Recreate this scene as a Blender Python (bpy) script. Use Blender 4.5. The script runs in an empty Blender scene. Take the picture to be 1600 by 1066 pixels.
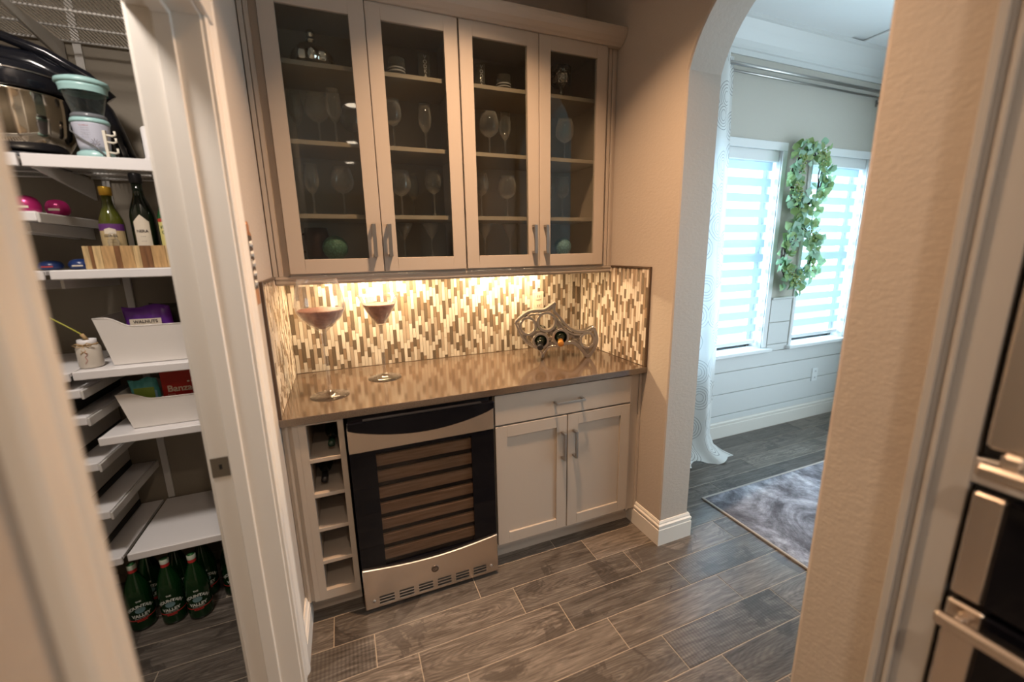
import bpy, bmesh, math, random
from mathutils import Vector, Matrix
random.seed(7)
PI = math.pi
S = bpy.context.scene
COL = S.collection
# ---------------------------------------------------------------- camera, world, light, exposure
cam = bpy.data.cameras.new('camera'); camo = bpy.data.objects.new('camera', cam); COL.objects.link(camo)
yaw, pitch, roll = 0.3808, -0.2132, -0.0181
r = Vector((math.cos(yaw), -math.sin(yaw), 0)); fw = Vector((math.sin(yaw), math.cos(yaw), 0)); up = Vector((0, 0, 1))
f2 = fw*math.cos(pitch) + up*math.sin(pitch); u2 = up*math.cos(pitch) - fw*math.sin(pitch)
r3 = r*math.cos(roll) + u2*math.sin(roll); u3 = u2*math.cos(roll) - r*math.sin(roll)
M = Matrix((r3, u3, -f2)).transposed().to_4x4(); M.translation = Vector((0.2623, -2.2963, 1.504))
camo.matrix_world = M
cam.sensor_width = 36; cam.lens = 653.84/1600*36; cam.clip_start = 0.02; cam.clip_end = 200
cam.dof.use_dof = True; cam.dof.focus_distance = 2.3; cam.dof.aperture_fstop = 1.2
S.camera = camo
S.view_settings.view_transform = 'Standard'; S.view_settings.look = 'None'; S.view_settings.gamma = 1
S.view_settings.use_curve_mapping = False
S.view_settings.exposure = 0.0
S.cycles.transparent_max_bounces = 32
S.cycles.caustics_reflective = False; S.cycles.caustics_refractive = False
S.cycles.sample_clamp_indirect = 4
W = bpy.data.worlds.new('sky'); S.world = W; W.use_nodes = True
bg = W.node_tree.nodes['Background']; bg.inputs[0].default_value = (.78, .92, 1, 1); bg.inputs[1].default_value = 3.0

WARM = (1, .62, .36); COOL = (.62, .84, 1.0)
def area(name, loc, rot, sx, sy, power, color, shape='RECTANGLE', spread=180):
    l = bpy.data.lights.new(name, 'AREA'); l.shape = shape; l.size = sx
    if shape == 'RECTANGLE': l.size_y = sy
    l.energy = power; l.color = color; l.spread = math.radians(spread)
    o = bpy.data.objects.new(name, l); COL.objects.link(o); o.location = loc; o.rotation_euler = rot
    return o
HALLC = 2.88
DOWN = [(.88, -.98), (.52, -2.95), (.55, -4.4), (.55, -5.7), (.95, -8.3), (-1.6, -4.4), (-1.6, -6.5)]
for x, y in DOWN:
    area('downlight', (x, y, HALLC-.012), (0, 0, 0), .13, .13, 31 if y > -2 else 14, WARM if y > -2 else (1, .78, .60), 'DISK', 112 if y > -2 else 140)
# daylight through the two far windows, then cool fill lights added out of view
area('daylight_window', (2.9, .30, 1.45), (-PI/2, 0, 0), .85, 1.4, 95, COOL)
area('daylight_window', (4.0, .30, 1.45), (-PI/2, 0, 0), .75, 1.4, 95, COOL)
area('east_fill', (4.6, -2.3, 1.25), (0, PI/2, 0), 2.2, 2.4, 40, COOL)  # added cool fill in an unseen east opening, lights the far room
area('kitchen_fill', (-2.9, -6.0, 1.5), (0, -PI/2, 0), 1.6, 3.0, 50, (.75, .88, 1))  # added bluish fill; the kitchen wall behind it has no window
area('pantry_lamp_light', (-.5, -1.25, 2.70), (0, 0, 0), .3, .3, 25, (1, .90, .82), 'DISK')

# ---------------------------------------------------------------- materials
def mat(name, color=(.8, .8, .8), rough=.5, metal=0, **k):
    m = bpy.data.materials.new(name); m.use_nodes = True
    n = m.node_tree.nodes; b = n['Principled BSDF']
    b.inputs['Base Color'].default_value = (*color, 1); b.inputs['Roughness'].default_value = rough
    b.inputs['Metallic'].default_value = metal
    for kk, v in k.items(): b.inputs[kk.replace('_', ' ')].default_value = v
    return m
def N(m, t, **k):
    n = m.node_tree.nodes.new(t)
    for a, v in k.items():
        if a in n.inputs: n.inputs[a].default_value = v
        else: setattr(n, a, v)
    return n
def L(m, a, b): m.node_tree.links.new(a, b)
def ramp(m, src, stops, interp='LINEAR'):
    c = N(m, 'ShaderNodeValToRGB'); cr = c.color_ramp; cr.interpolation = interp
    while len(cr.elements) < len(stops): cr.elements.new(.5)
    for e, (p, col) in zip(cr.elements, stops): e.position = p; e.color = (*col, 1)
    L(m, src, c.inputs[0]); return c.outputs[0]
def coords(m, scale=(1, 1, 1), rnd=False, rot=(0, 0, 0)):
    tc = N(m, 'ShaderNodeTexCoord'); mp = N(m, 'ShaderNodeMapping'); mp.inputs['Scale'].default_value = scale
    mp.inputs['Rotation'].default_value = rot
    L(m, tc.outputs['Object'], mp.inputs[0])
    if rnd:
        oi = N(m, 'ShaderNodeObjectInfo'); mu = N(m, 'ShaderNodeMath', operation='MULTIPLY'); mu.inputs[1].default_value = 173.3
        L(m, oi.outputs['Random'], mu.inputs[0]); cb = N(m, 'ShaderNodeCombineXYZ')
        for i in range(3): L(m, mu.outputs[0], cb.inputs[i])
        L(m, cb.outputs[0], mp.inputs['Location'])
    return mp.outputs[0]
def bump(m, src, strength=.2, dist=.002):
    b = N(m, 'ShaderNodeBump'); b.inputs['Strength'].default_value = strength; b.inputs['Distance'].default_value = dist
    L(m, src, b.inputs['Height']); L(m, b.outputs[0], m.node_tree.nodes['Principled BSDF'].inputs['Normal'])
def P_(m): return m.node_tree.nodes['Principled BSDF']
def noise(m, vec, scale, detail=3, rough=.5, dist=0):
    n = N(m, 'ShaderNodeTexNoise'); n.inputs['Scale'].default_value = scale; n.inputs['Detail'].default_value = detail
    n.inputs['Roughness'].default_value = rough; n.inputs['Distortion'].default_value = dist
    if vec: L(m, vec, n.inputs['Vector'])
    return n.outputs['Fac']
def mixc(m, fac, a, b, mode='MIX'):
    x = N(m, 'ShaderNodeMix', data_type='RGBA', blend_type=mode)
    for i, v in ((0, fac), (6, a), (7, b)):
        if hasattr(v, 'links'): L(m, v, x.inputs[i])
        elif i == 0: x.inputs[0].default_value = v
        else: x.inputs[i].default_value = (*v, 1)
    return x.outputs[2]

def paint(name, col, rough=.6, tex=.35, sc=55):
    m = mat(name, col, rough); v = coords(m, (1, 1, 1.6)); bump(m, noise(m, v, sc, 4, .6), tex, .004); return m
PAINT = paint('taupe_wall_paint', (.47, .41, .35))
PAINT_DAY = paint('daylit_taupe_paint', (.52, .49, .43))  # same wall colour as the hall, lightened and cooled for the daylit room
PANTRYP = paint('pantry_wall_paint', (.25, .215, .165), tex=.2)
CEIL = paint('ceiling_paint', (.82, .83, .83), .7, .1)
TRIM = mat('white_trim_paint', (.74, .70, .64), .35)
SHIP = mat('white_shiplap_paint', (.66, .67, .66), .4)
CAB = mat('greige_cabinet_paint', (.43, .37, .31), .38)
v = coords(CAB, (30, 30, 2)); bump(CAB, noise(CAB, v, 3, 2), .04, .001)
CABIN = mat('cabinet_interior', (.33, .27, .21), .45)
WHITE = mat('white_shelf_laminate', (.80, .78, .78), .35)
WIRE = mat('white_coated_wire', (.62, .60, .57), .4)
NICK = mat('brushed_nickel', (.42, .40, .38), .32, 1)
STEEL = mat('stainless_steel', (.70, .61, .53), .27, 1)
v = coords(STEEL, (1, 1, 90)); bump(STEEL, noise(STEEL, v, 12, 2), .03, .001)
CHROME = mat('polished_chrome', (.8, .78, .75), .08, 1)
BLACKG = mat('black_glass', (.004, .004, .006), .05, 0, IOR=1.33)
BLACKP = mat('black_plastic', (.012, .012, .014), .28)
DARK = mat('dark_recess', (.01, .009, .008), .6)
# counter
CTOP = mat('brown_quartz', (.1, .07, .05), .11, 0, IOR=2.0)
v = coords(CTOP); L(CTOP, ramp(CTOP, noise(CTOP, v, 260, 2), [(.35, (.072, .048, .033)), (.62, (.115, .080, .056))]), P_(CTOP).inputs['Base Color'])
# planks
PLANK = mat('wood_look_porcelain', (.2, .17, .14), .3)
v = coords(PLANK, (1, 1, 1), True)
mp = N(PLANK, 'ShaderNodeMapping'); mp.inputs['Scale'].default_value = (1.6, 14, 1); L(PLANK, v, mp.inputs[0])
g1 = noise(PLANK, mp.outputs[0], 3.0, 6, .62, 1.2)
mp2 = N(PLANK, 'ShaderNodeMapping'); mp2.inputs['Scale'].default_value = (4, 110, 1); L(PLANK, v, mp2.inputs[0])
g2 = noise(PLANK, mp2.outputs[0], 2.0, 3, .6, .3)
c1 = ramp(PLANK, g1, [(.26, (.048, .040, .033)), (.43, (.110, .092, .077)), (.57, (.160, .138, .118)), (.76, (.25, .22, .19))])
c1 = mixc(PLANK, .55, c1, ramp(PLANK, g2, [(.35, (.45, .43, .41)), (.62, (1.35, 1.35, 1.35))]), 'MULTIPLY')
# dark stains with an edge
g3 = noise(PLANK, v, 3.2, 6, .65, .8)
c1 = mixc(PLANK, ramp(PLANK, g3, [(.575, (0, 0, 0)), (.60, (.72, .72, .72)), (.70, (.45, .45, .45))]), c1, (.055, .045, .038))
# cathedral grain and cross saw marks on some planks
oi = N(PLANK, 'ShaderNodeObjectInfo')
wv = N(PLANK, 'ShaderNodeTexWave', wave_type='RINGS', rings_direction='Z'); wv.inputs['Scale'].default_value = 9; wv.inputs['Distortion'].default_value = 6
mp3 = N(PLANK, 'ShaderNodeMapping'); mp3.inputs['Scale'].default_value = (.9, 4.5, 1)
tcx = N(PLANK, 'ShaderNodeTexCoord'); L(PLANK, tcx.outputs['Object'], mp3.inputs[0]); L(PLANK, mp3.outputs[0], wv.inputs['Vector'])
selA = ramp(PLANK, oi.outputs['Random'], [(0, (.55, .55, .55)), (.33, (0, 0, 0))], 'CONSTANT')
c1 = mixc(PLANK, selA, c1, mixc(PLANK, .55, c1, ramp(PLANK, wv.outputs['Fac'], [(.2, (.45, .45, .45)), (.7, (1.25, 1.25, 1.25))]), 'MULTIPLY'))
wx = N(PLANK, 'ShaderNodeTexWave', wave_type='BANDS', bands_direction='X'); wx.inputs['Scale'].default_value = 22; wx.inputs['Distortion'].default_value = .5; wx.inputs['Detail'].default_value = 2
L(PLANK, v, wx.inputs['Vector'])
selB = ramp(PLANK, oi.outputs['Random'], [(0, (0, 0, 0)), (.5, (.65, .65, .65)), (.60, (0, 0, 0))], 'CONSTANT')
c1 = mixc(PLANK, selB, c1, mixc(PLANK, .6, c1, ramp(PLANK, wx.outputs['Fac'], [(.1, (.5, .5, .5)), (.8, (1.3, 1.3, 1.3))]), 'MULTIPLY'))
tone = N(PLANK, 'ShaderNodeMath', operation='MULTIPLY'); tone.inputs[1].default_value = 7.77; L(PLANK, oi.outputs['Random'], tone.inputs[0])
fr = N(PLANK, 'ShaderNodeMath', operation='FRACT'); L(PLANK, tone.outputs[0], fr.inputs[0])
c1 = mixc(PLANK, 1.0, c1, ramp(PLANK, fr.outputs[0], [(0, (.62, .63, .64)), (1, (1.25, 1.22, 1.18))]), 'MULTIPLY')
L(PLANK, c1, P_(PLANK).inputs['Base Color'])
bump(PLANK, g2, .12, .001)
GROUT = mat('tan_grout', (.36, .30, .23), .8)
# tiles
TILE = [mat('cream_marble_tile', (.78, .70, .58), .22), mat('beige_stone_tile', (.50, .40, .30), .3),
        mat('tan_stone_tile', (.33, .235, .155), .25), mat('dark_glass_tile', (.17, .13, .09), .1)]
for t in TILE[:3]:
    c = tuple(P_(t).inputs['Base Color'].default_value)[:3]; v = coords(t, (1, 1, .4), True)
    L(t, ramp(t, noise(t, v, 22, 3), [(.3, tuple(x*.82 for x in c)), (.7, tuple(min(1, x*1.1) for x in c))]), P_(t).inputs['Base Color'])
TGROUT = mat('beige_tile_grout', (.46, .38, .29), .8)
BRONZE = mat('brown_pencil_trim', (.10, .066, .045), .3, .4)
# glass
def glass(name, tint=(1, 1, 1), ior=1.45, body=0.0, edgecol=(1, 1, 1)):
    m = bpy.data.materials.new(name); m.use_nodes = True; nt = m.node_tree; nt.nodes.clear()
    o = nt.nodes.new('ShaderNodeOutputMaterial'); t = nt.nodes.new('ShaderNodeBsdfTransparent'); t.inputs[0].default_value = (*tint, 1)
    g = nt.nodes.new('ShaderNodeBsdfGlossy'); g.inputs['Roughness'].default_value = .02
    f = nt.nodes.new('ShaderNodeFresnel'); ge = nt.nodes.new('ShaderNodeNewGeometry'); mr = nt.nodes.new('ShaderNodeMapRange')
    mr.inputs['To Min'].default_value = ior; mr.inputs['To Max'].default_value = 1/ior; L(m, ge.outputs['Backfacing'], mr.inputs['Value']); L(m, mr.outputs[0], f.inputs[0])   # a thin wall reflects alike from both sides
    mx = nt.nodes.new('ShaderNodeMixShader'); L(m, f.outputs[0], mx.inputs[0]); L(m, t.outputs[0], mx.inputs[1]); L(m, g.outputs[0], mx.inputs[2])
    out = mx
    if body:
        d = nt.nodes.new('ShaderNodeBsdfDiffuse'); d.inputs[0].default_value = (*edgecol, 1)
        lw = nt.nodes.new('ShaderNodeLayerWeight'); lw.inputs[0].default_value = .25
        mm = nt.nodes.new('ShaderNodeMath'); mm.operation = 'MULTIPLY'; mm.inputs[1].default_value = body; L(m, lw.outputs['Facing'], mm.inputs[0])
        m2 = nt.nodes.new('ShaderNodeMixShader'); L(m, mm.outputs[0], m2.inputs[0]); L(m, mx.outputs[0], m2.inputs[1]); L(m, d.outputs[0], m2.inputs[2]); out = m2
    L(m, out.outputs[0], o.inputs[0]); return m
PANE = glass('cabinet_door_glass', (.86, .88, .86), 1.55)
CRYS = glass('clear_crystal', (.975, .975, .97), 1.6, .30, (.92, .90, .87))  # pale diffuse at grazing edges paints the bright outlines of the glass
CLEARF = glass('clear_foot_crystal', (.96, .96, .955), 1.65, .07, (.92, .90, .87))
WPANE = glass('window_glass', (.96, .98, 1), 1.45)
COOLP = glass('tinted_cooler_glass', (.70, .66, .64), 1.4)
JARG = glass('clear_plastic', (.85, .9, .9), 1.45, .25, (.6, .65, .65))
def bottleglass(name, col, rough=.06): 
    return mat(name, col, rough, 0, Specular_IOR_Level=.6)
GREENB = mat('green_bottle_glass', (.004, .032, .007), .07, 0, Transmission_Weight=.2)
OLIVEB = mat('olive_bottle_glass', (.09, .10, .012), .07, 0, Transmission_Weight=.3)
BLACKB = bottleglass('dark_bottle_glass', (.006, .010, .005))
def flat(name, col, rough=.5, metal=0): return mat(name, col, rough, metal)

# ---------------------------------------------------------------- mesh helpers
def tag(o, label=None, cat=None, group=None, kind=None):
    if label: o['label'] = label
    if cat: o['category'] = cat
    if group: o['group'] = group
    if kind: o['kind'] = kind
    return o
WL = {}
def thing(name, loc, label, cat, group=None, rz=0, kind=None):
    o = bpy.data.objects.new(name, None); o.empty_display_size = .05; COL.objects.link(o); o.location = loc; o.rotation_euler = (0, 0, rz)
    WL[o.name] = Vector(loc)
    return tag(o, label, cat, group, kind)
def new(): return bmesh.new()
def bx(bm, x0, x1, y0, y1, z0, z1, mi=0):
    vs = [bm.verts.new(p) for p in ((x0, y0, z0), (x1, y0, z0), (x1, y1, z0), (x0, y1, z0), (x0, y0, z1), (x1, y0, z1), (x1, y1, z1), (x0, y1, z1))]
    for f in ((0, 3, 2, 1), (4, 5, 6, 7), (0, 1, 5, 4), (1, 2, 6, 5), (2, 3, 7, 6), (3, 0, 4, 7)):
        fc = bm.faces.new([vs[i] for i in f]); fc.material_index = mi
    return vs
def prism(bm, poly, axis, a, b, mi=0):
    """poly of 2D points (in the two remaining axes, in xyz order) extruded along axis from a to b"""
    def pt(p, t):
        q = list(p); q.insert('xyz'.index(axis), t); return q
    A = [bm.verts.new(pt(p, a)) for p in poly]; B = [bm.verts.new(pt(p, b)) for p in poly]
    n = len(poly)
    fs = [bm.faces.new(A[::-1]), bm.faces.new(B)]
    for i in range(n): fs.append(bm.faces.new((A[i], A[(i+1) % n], B[(i+1) % n], B[i])))
    for f in fs: f.material_index = mi
def lathe(bm, prof, seg=24, c=(0, 0, 0), cap=True, mi=0, sx=1, sy=1):
    rings = []
    for rr, z in prof:
        if rr < 1e-5: rings.append([bm.verts.new((c[0], c[1], c[2]+z))])
        else: rings.append([bm.verts.new((c[0]+rr*sx*math.cos(2*PI*i/seg), c[1]+rr*sy*math.sin(2*PI*i/seg), c[2]+z)) for i in range(seg)])
    for a, b in zip(rings, rings[1:]):
        for i in range(seg):
            j = (i+1) % seg
            if len(a) == 1 and len(b) == 1: continue
            if len(a) == 1: f = bm.faces.new((a[0], b[j], b[i]))
            elif len(b) == 1: f = bm.faces.new((a[i], a[j], b[0]))
            else: f = bm.faces.new((a[i], a[j], b[j], b[i]))
            f.smooth = True; f.material_index = mi
    if cap:
        if len(rings[0]) > 1: bm.faces.new(rings[0][::-1]).material_index = mi
        if len(rings[-1]) > 1: bm.faces.new(rings[-1]).material_index = mi
def tube(bm, pts, rad, seg=8, closed=False, mi=0, flat_=None):
    pts = [Vector(p) for p in pts]; n = len(pts); rings = []
    prev = None
    for i, p in enumerate(pts):
        a = pts[i-1] if (i or closed) else p; b = pts[(i+1) % n] if (i < n-1 or closed) else p
        t = (b-a).normalized()
        ref = prev if prev is not None else (Vector((0, 0, 1)) if abs(t.z) < .9 else Vector((1, 0, 0)))
        s = t.cross(ref).normalized(); u = s.cross(t).normalized(); prev = u
        rr = rad[i] if isinstance(rad, (list, tuple)) else rad
        rings.append([bm.verts.new(p + (s*math.cos(2*PI*k/seg) + u*math.sin(2*PI*k/seg))*rr) for k in range(seg)])
    m = n if closed else n-1
    for i in range(m):
        A, B = rings[i], rings[(i+1) % n]
        for k in range(seg):
            f = bm.faces.new((A[k], A[(k+1) % seg], B[(k+1) % seg], B[k])); f.smooth = True; f.material_index = mi
    if not closed: bm.faces.new(rings[0][::-1]).material_index = mi; bm.faces.new(rings[-1]).material_index = mi
def ball(bm, c, r_, seg=12, rings=8, sx=1, sy=1, sz=1, mi=0):
    prof = [(r_*math.sin(PI*i/rings), -r_*math.cos(PI*i/rings)*sz) for i in range(rings+1)]
    lathe(bm, prof, seg, c, False, mi, sx, sy)
def obj(name, bm, m, parent=None, local=False, bevel=0, smooth=False, subd=0):
    bmesh.ops.recalc_face_normals(bm, faces=bm.faces)
    if bevel:
        es = [e for e in bm.edges if len(e.link_faces) == 2 and e.calc_face_angle(0) > .6]
        bmesh.ops.bevel(bm, geom=es, offset=bevel, segments=1, affect='EDGES')
    if smooth:
        for f in bm.faces: f.smooth = True
    me = bpy.data.meshes.new(name)
    if parent is not None and not local:
        p = Vector((0, 0, 0)); q = parent
        while q: p += WL.get(q.name, Vector((0, 0, 0))); q = q.parent
        off = p
    elif parent is None and not local:
        xs = [v.co for v in bm.verts]
        lo = [min(c[i] for c in xs) for i in range(3)]; hi = [max(c[i] for c in xs) for i in range(3)]
        off = Vector(((lo[0]+hi[0])/2, (lo[1]+hi[1])/2, lo[2]))
    else: off = Vector((0, 0, 0))
    if off.length: bmesh.ops.translate(bm, verts=bm.verts, vec=-off)
    bm.to_mesh(me); bm.free()
    for mm in (m if isinstance(m, (list, tuple)) else [m]): me.materials.append(mm)
    o = bpy.data.objects.new(name, me); COL.objects.link(o)
    if parent is None and not local: o.location = off
    if parent is not None: o.parent = parent
    WL[o.name] = off if parent is None else Vector((0, 0, 0))
    if subd:
        md = o.modifiers.new('s', 'SUBSURF'); md.levels = md.render_levels = subd
    return o
def B(name, x0, x1, y0, y1, z0, z1, m, parent=None, bevel=0, **k):
    bm = new(); bx(bm, x0, x1, y0, y1, z0, z1); o = obj(name, bm, m, parent, bevel=bevel)
    return tag(o, **k) if k else o
def struct(o): o['kind'] = 'structure'; return o
def copy_tree(o, parent=None):
    c = o.copy(); COL.objects.link(c)
    if parent is not None: c.parent = parent
    for ch in list(o.children): copy_tree(ch, c)
    return c
def place(proto, loc, label, group=None, rz=0, first=False, scale=1):
    o = proto if first else copy_tree(proto)
    o.location = loc; o.rotation_euler = (0, 0, rz)
    if scale != 1: o.scale = (scale, scale, scale)
    o['label'] = label
    if group: o['group'] = group
    return o
def text_bm(s, size, font_extrude=.0, align='CENTER', spacing=1, bold=0):
    cu = bpy.data.curves.new('t', 'FONT'); cu.body = s; cu.size = size; cu.extrude = font_extrude; cu.align_x = align; cu.space_character = spacing
    cu.offset = bold; cu.resolution_u = 3
    o = bpy.data.objects.new('t', cu); COL.objects.link(o); dg = bpy.context.evaluated_depsgraph_get(); dg.update()
    me = bpy.data.meshes.new_from_object(o.evaluated_get(dg)); bpy.data.objects.remove(o); bm = new(); bm.from_mesh(me); bpy.data.meshes.remove(me)
    return bm
def text_on(name, s, size, origin, xdir, zdir, m, parent, bold=0, align='CENTER', local=False, cyl=None, arc=None):
    """flat text; cyl=radius bends it round a vertical axis (origin on the axis), arc=radius bends the baseline"""
    bm = text_bm(s, size, 0, align, bold=bold); xd, zd = Vector(xdir), Vector(zdir); nd = xd.cross(zd)
    for v in bm.verts:
        x, z = v.co.x, v.co.y
        if arc: a = x/arc; rr = arc+z; x, z = rr*math.sin(a), rr*math.cos(a)-arc
        if cyl: a = x/cyl; v.co = Vector(origin) + xd*(cyl*math.sin(a)) + nd*(cyl*math.cos(a)) + zd*z
        else: v.co = Vector(origin) + xd*x + zd*z + nd*.0006
    return obj(name, bm, m, parent, local=local)

# ================================================================ SETTING
# ---- floor: grout bed + planks as parts
fl = struct(B('floor', -3, 4.6, -9.7, .12, -.06, -.0015, GROUT))
PITCH, LEN, Y0 = .1512, .6035, -.627
plank_mesh = None
def plank(x0, x1, y0, y1):
    global plank_mesh
    full = abs((x1-x0)-LEN) < 1e-4
    if full and plank_mesh:
        o = bpy.data.objects.new('plank', plank_mesh); COL.objects.link(o); o.parent = fl
    else:
        w, h = (x1-x0)/2-.0017, (y1-y0)/2-.0017
        bm = new(); bx(bm, -w, w, -h, h, -.008, 0)
        o = obj('plank', bm, PLANK, fl, local=True, bevel=.0008)
        if full: plank_mesh = o.data
    o.location = Vector(((x0+x1)/2, (y0+y1)/2, 0)) - fl.location
for k in range(-4, 16):
    yb = Y0 - k*PITCH; ya = yb - PITCH     # rows run along x
    off = (.097 + .1512*k) % LEN
    x = off - LEN*math.ceil((off+.78)/LEN)
    # keep the hidden strip behind the walls out
    while x < 4.44:
        x1 = x+LEN
        a, b = max(x, -1.2), min(x1, 4.45)
        if b-a > .03 and not (yb > -.5 and b > .2 and a < 1.4 and yb > -.45): plank(a, b, ya, min(yb, 0.0))
        x = x1
# ---- walls
struct(B('wall_back', -.14, 1.842, .0, .12, 0, 2.95, PAINT))
# left wall with door opening
lw = new()
bx(lw, -.15, 0, -.895, 0, 0, 2.95); bx(lw, -.15, 0, -1.793, -.895, 2.105, 2.95); bx(lw, -.15, 0, -3.2, -1.793, 0, 2.95)
struct(obj('wall_left', lw, PAINT))
# right wall with the arch
zc, ra, yc = 2.100, .4228, -1.213
arc = []
a0 = math.acos(.407/ra)
for i in range(25):
    a = a0 + (PI-2*a0)*i/24; arc.append((yc+ra*math.cos(a), zc+ra*math.sin(a)))
poly = [(0, 0), (0, 2.95), (-1.86, 2.95), (-1.86, 0), (-1.62, 0)] + arc[::-1] + [(-.806, 0)]
rw = new(); prism(rw, poly, 'x', 1.657, 1.842)
struct(obj('wall_right', rw, PAINT, bevel=.006))
struct(B('wall_pier', 1.378, 1.6565, -1.855, -1.667, 0, 2.95, PAINT, bevel=.012))
# the room beyond: far wall with two windows
WX = [(2.42, 3.335), (3.675, 4.36)]; WZ0, WZ1 = .70, 2.19
fw_ = new()
segs = [(1.842, WX[0][0]), (WX[0][1], WX[1][0]), (WX[1][1], 4.6)]
for a, b in segs: bx(fw_, a, b, 0, .14, 0, 2.95)
for a, b in WX: bx(fw_, a, b, 0, .14, 0, WZ0-.01); bx(fw_, a, b, 0, .14, WZ1, 2.95)
wf = struct(obj('wall_far', fw_, PAINT_DAY))
def ship(a, b, z0, z1):
    o = B('shiplap_board', a, b, -.012, -.0002, z0+.0025, z1-.0025, SHIP, wf, bevel=.0015); return o
for z0, z1 in ((.135, .190), (.190, .369), (.369, .547), (.547, .665)): ship(1.86, 4.44, z0, z1)
for z0, z1 in ((.665, .721), (.721, .902), (.902, 1.088)):
    ship(WX[0][1]+.055, WX[1][0]-.05, z0, z1); ship(1.86, WX[0][0]-.04, z0, z1)
B('shiplap_cap', WX[0][1]+.055, WX[1][0]-.05, -.022, 0, 1.088, 1.104, SHIP, wf, bevel=.002)
struct(B('wall_east', 4.45, 4.58, -1.0, 0, 0, 2.95, PAINT_DAY))
B('wall_east', 4.45, 4.58, -5, -3.6, 0, 2.95, PAINT_DAY, kind='structure')
B('wall_east', 4.45, 4.58, -3.6, -1.0, 2.45, 2.95, PAINT_DAY, kind='structure')
struct(B('wall_south', 2.35, 4.58, -5.1, -5, 0, 2.95, PAINT_DAY))
struct(B('wall_partition', 2.25, 2.35, -9.6, -1.86, 0, 2.95, PAINT_DAY))
struct(B('wall_stub', 1.9425, 2.25, -1.96, -1.8605, 0, 2.95, PAINT_DAY))
struct(B('wall_kitchen', -3, 2.25, -9.7, -9.6, 0, 2.95, PAINT))
struct(B('wall_west', -3.1, -3, -9.7, -3.2, 0, 2.95, PAINT))
# pantry walls
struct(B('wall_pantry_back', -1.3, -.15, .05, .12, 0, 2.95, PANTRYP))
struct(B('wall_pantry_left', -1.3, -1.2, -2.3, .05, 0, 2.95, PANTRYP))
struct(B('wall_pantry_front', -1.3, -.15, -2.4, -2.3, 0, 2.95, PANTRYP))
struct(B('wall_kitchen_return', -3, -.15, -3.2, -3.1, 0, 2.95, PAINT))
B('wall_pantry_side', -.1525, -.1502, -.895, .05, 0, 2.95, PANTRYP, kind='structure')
# ceilings
struct(B('ceiling', -3.1, 1.842, -9.7, .1, HALLC, HALLC+.06, CEIL))
B('ceiling', 1.842, 4.6, -5.1, .14, 2.95, 3.0, CEIL, kind='structure')
B('ceiling', 1.842, 2.25, -9.7, -1.845, HALLC, HALLC+.06, CEIL, kind='structure')
# applied ceiling panels in the far room
cp = new()
for a, b in ((1.95, 3.78), (3.93, 4.40)):
    bx(cp, a, b, -4.9, -.02, 2.935, 2.9495)
struct(obj('trim_3', cp, CEIL, bevel=.004))
# crown moulding of the far room
def crown_poly(d=.10, h=.20, z=2.935, y=0):
    return [(y, z), (y-d, z), (y-d, z-.02), (y-d+.012, z-.026), (y-d*.62, z-.065), (y-d*.30, z-.12), (y-.022, z-.148), (y-.022, z-.165), (y-.012, z-.17), (y-.012, z-h), (y, z-h)]
cm = new(); prism(cm, crown_poly(), 'x', 1.842, 4.45); struct(obj('trim_2', cm, SHIP))
cm = new()
pl = [(4.45+p[0], p[1]) for p in crown_poly()]
prism(cm, pl, 'y', -1.0, -.0); struct(obj('trim_4', cm, SHIP))
# baseboards
def base_poly(t=.016, h=.133):
    return [(0, 0), (t, 0), (t, h*.66), (t*.80, h*.68), (t*.80, h*.74), (t*.95, h*.76), (t*.95, h*.83), (t*.55, h*.88), (t*.55, h*.93), (t*.3, h), (0, h)]
def base_run(name, p0, p1, n, h=.133, t=.016, ends=(0, 0), kind='structure', parent=None):
    """baseboard from p0 to p1 (2D), n = outward normal; ends = mitre extension factors"""
    bm = new(); p0, p1, n = Vector(p0), Vector(p1), Vector(n); d = (p1-p0).normalized(); A = []; Bv = []
    for o_, z in base_poly(t, h):
        a = p0 + n*o_ - d*o_*ends[0]; b = p1 + n*o_ + d*o_*ends[1]
        A.append(bm.verts.new((a.x, a.y, z))); Bv.append(bm.verts.new((b.x, b.y, z)))
    bm.faces.new(A); bm.faces.new(Bv[::-1]); k = len(A)
    for i in range(k): bm.faces.new((A[i], A[(i+1) % k], Bv[(i+1) % k], Bv[i]))
    o = obj(name, bm, TRIM, parent)
    if not parent: o['kind'] = kind
    return o
base_run('baseboard_right', (1.657, -.56), (1.657, -.806), (-1, 0), ends=(0, 1))
base_run('baseboard_right_jamb', (1.657, -.806), (1.842, -.806), (0, -1), ends=(1, 1))
base_run('baseboard_right_outer', (1.842, -.806), (1.842, 0), (1, 0), ends=(1, 0))
base_run('baseboard_pier', (1.378, -1.667), (1.378, -1.850), (-1, 0), ends=(1, 0))
base_run('baseboard_arch_near', (1.842, -1.62), (1.657, -1.62), (0, 1), ends=(1, 1))
base_run('baseboard_left', (0, -.835), (0, -.56), (1, 0))
base_run('baseboard_left_near', (0, -3.2), (0, -1.866), (1, 0))
base_run('baseboard_far', (4.45, 0), (1.842, 0), (0, -1), h=.15, t=.02)
base_run('baseboard_east', (4.45, -1.0), (4.45, -.001), (-1, 0), h=.15, t=.02)
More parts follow.
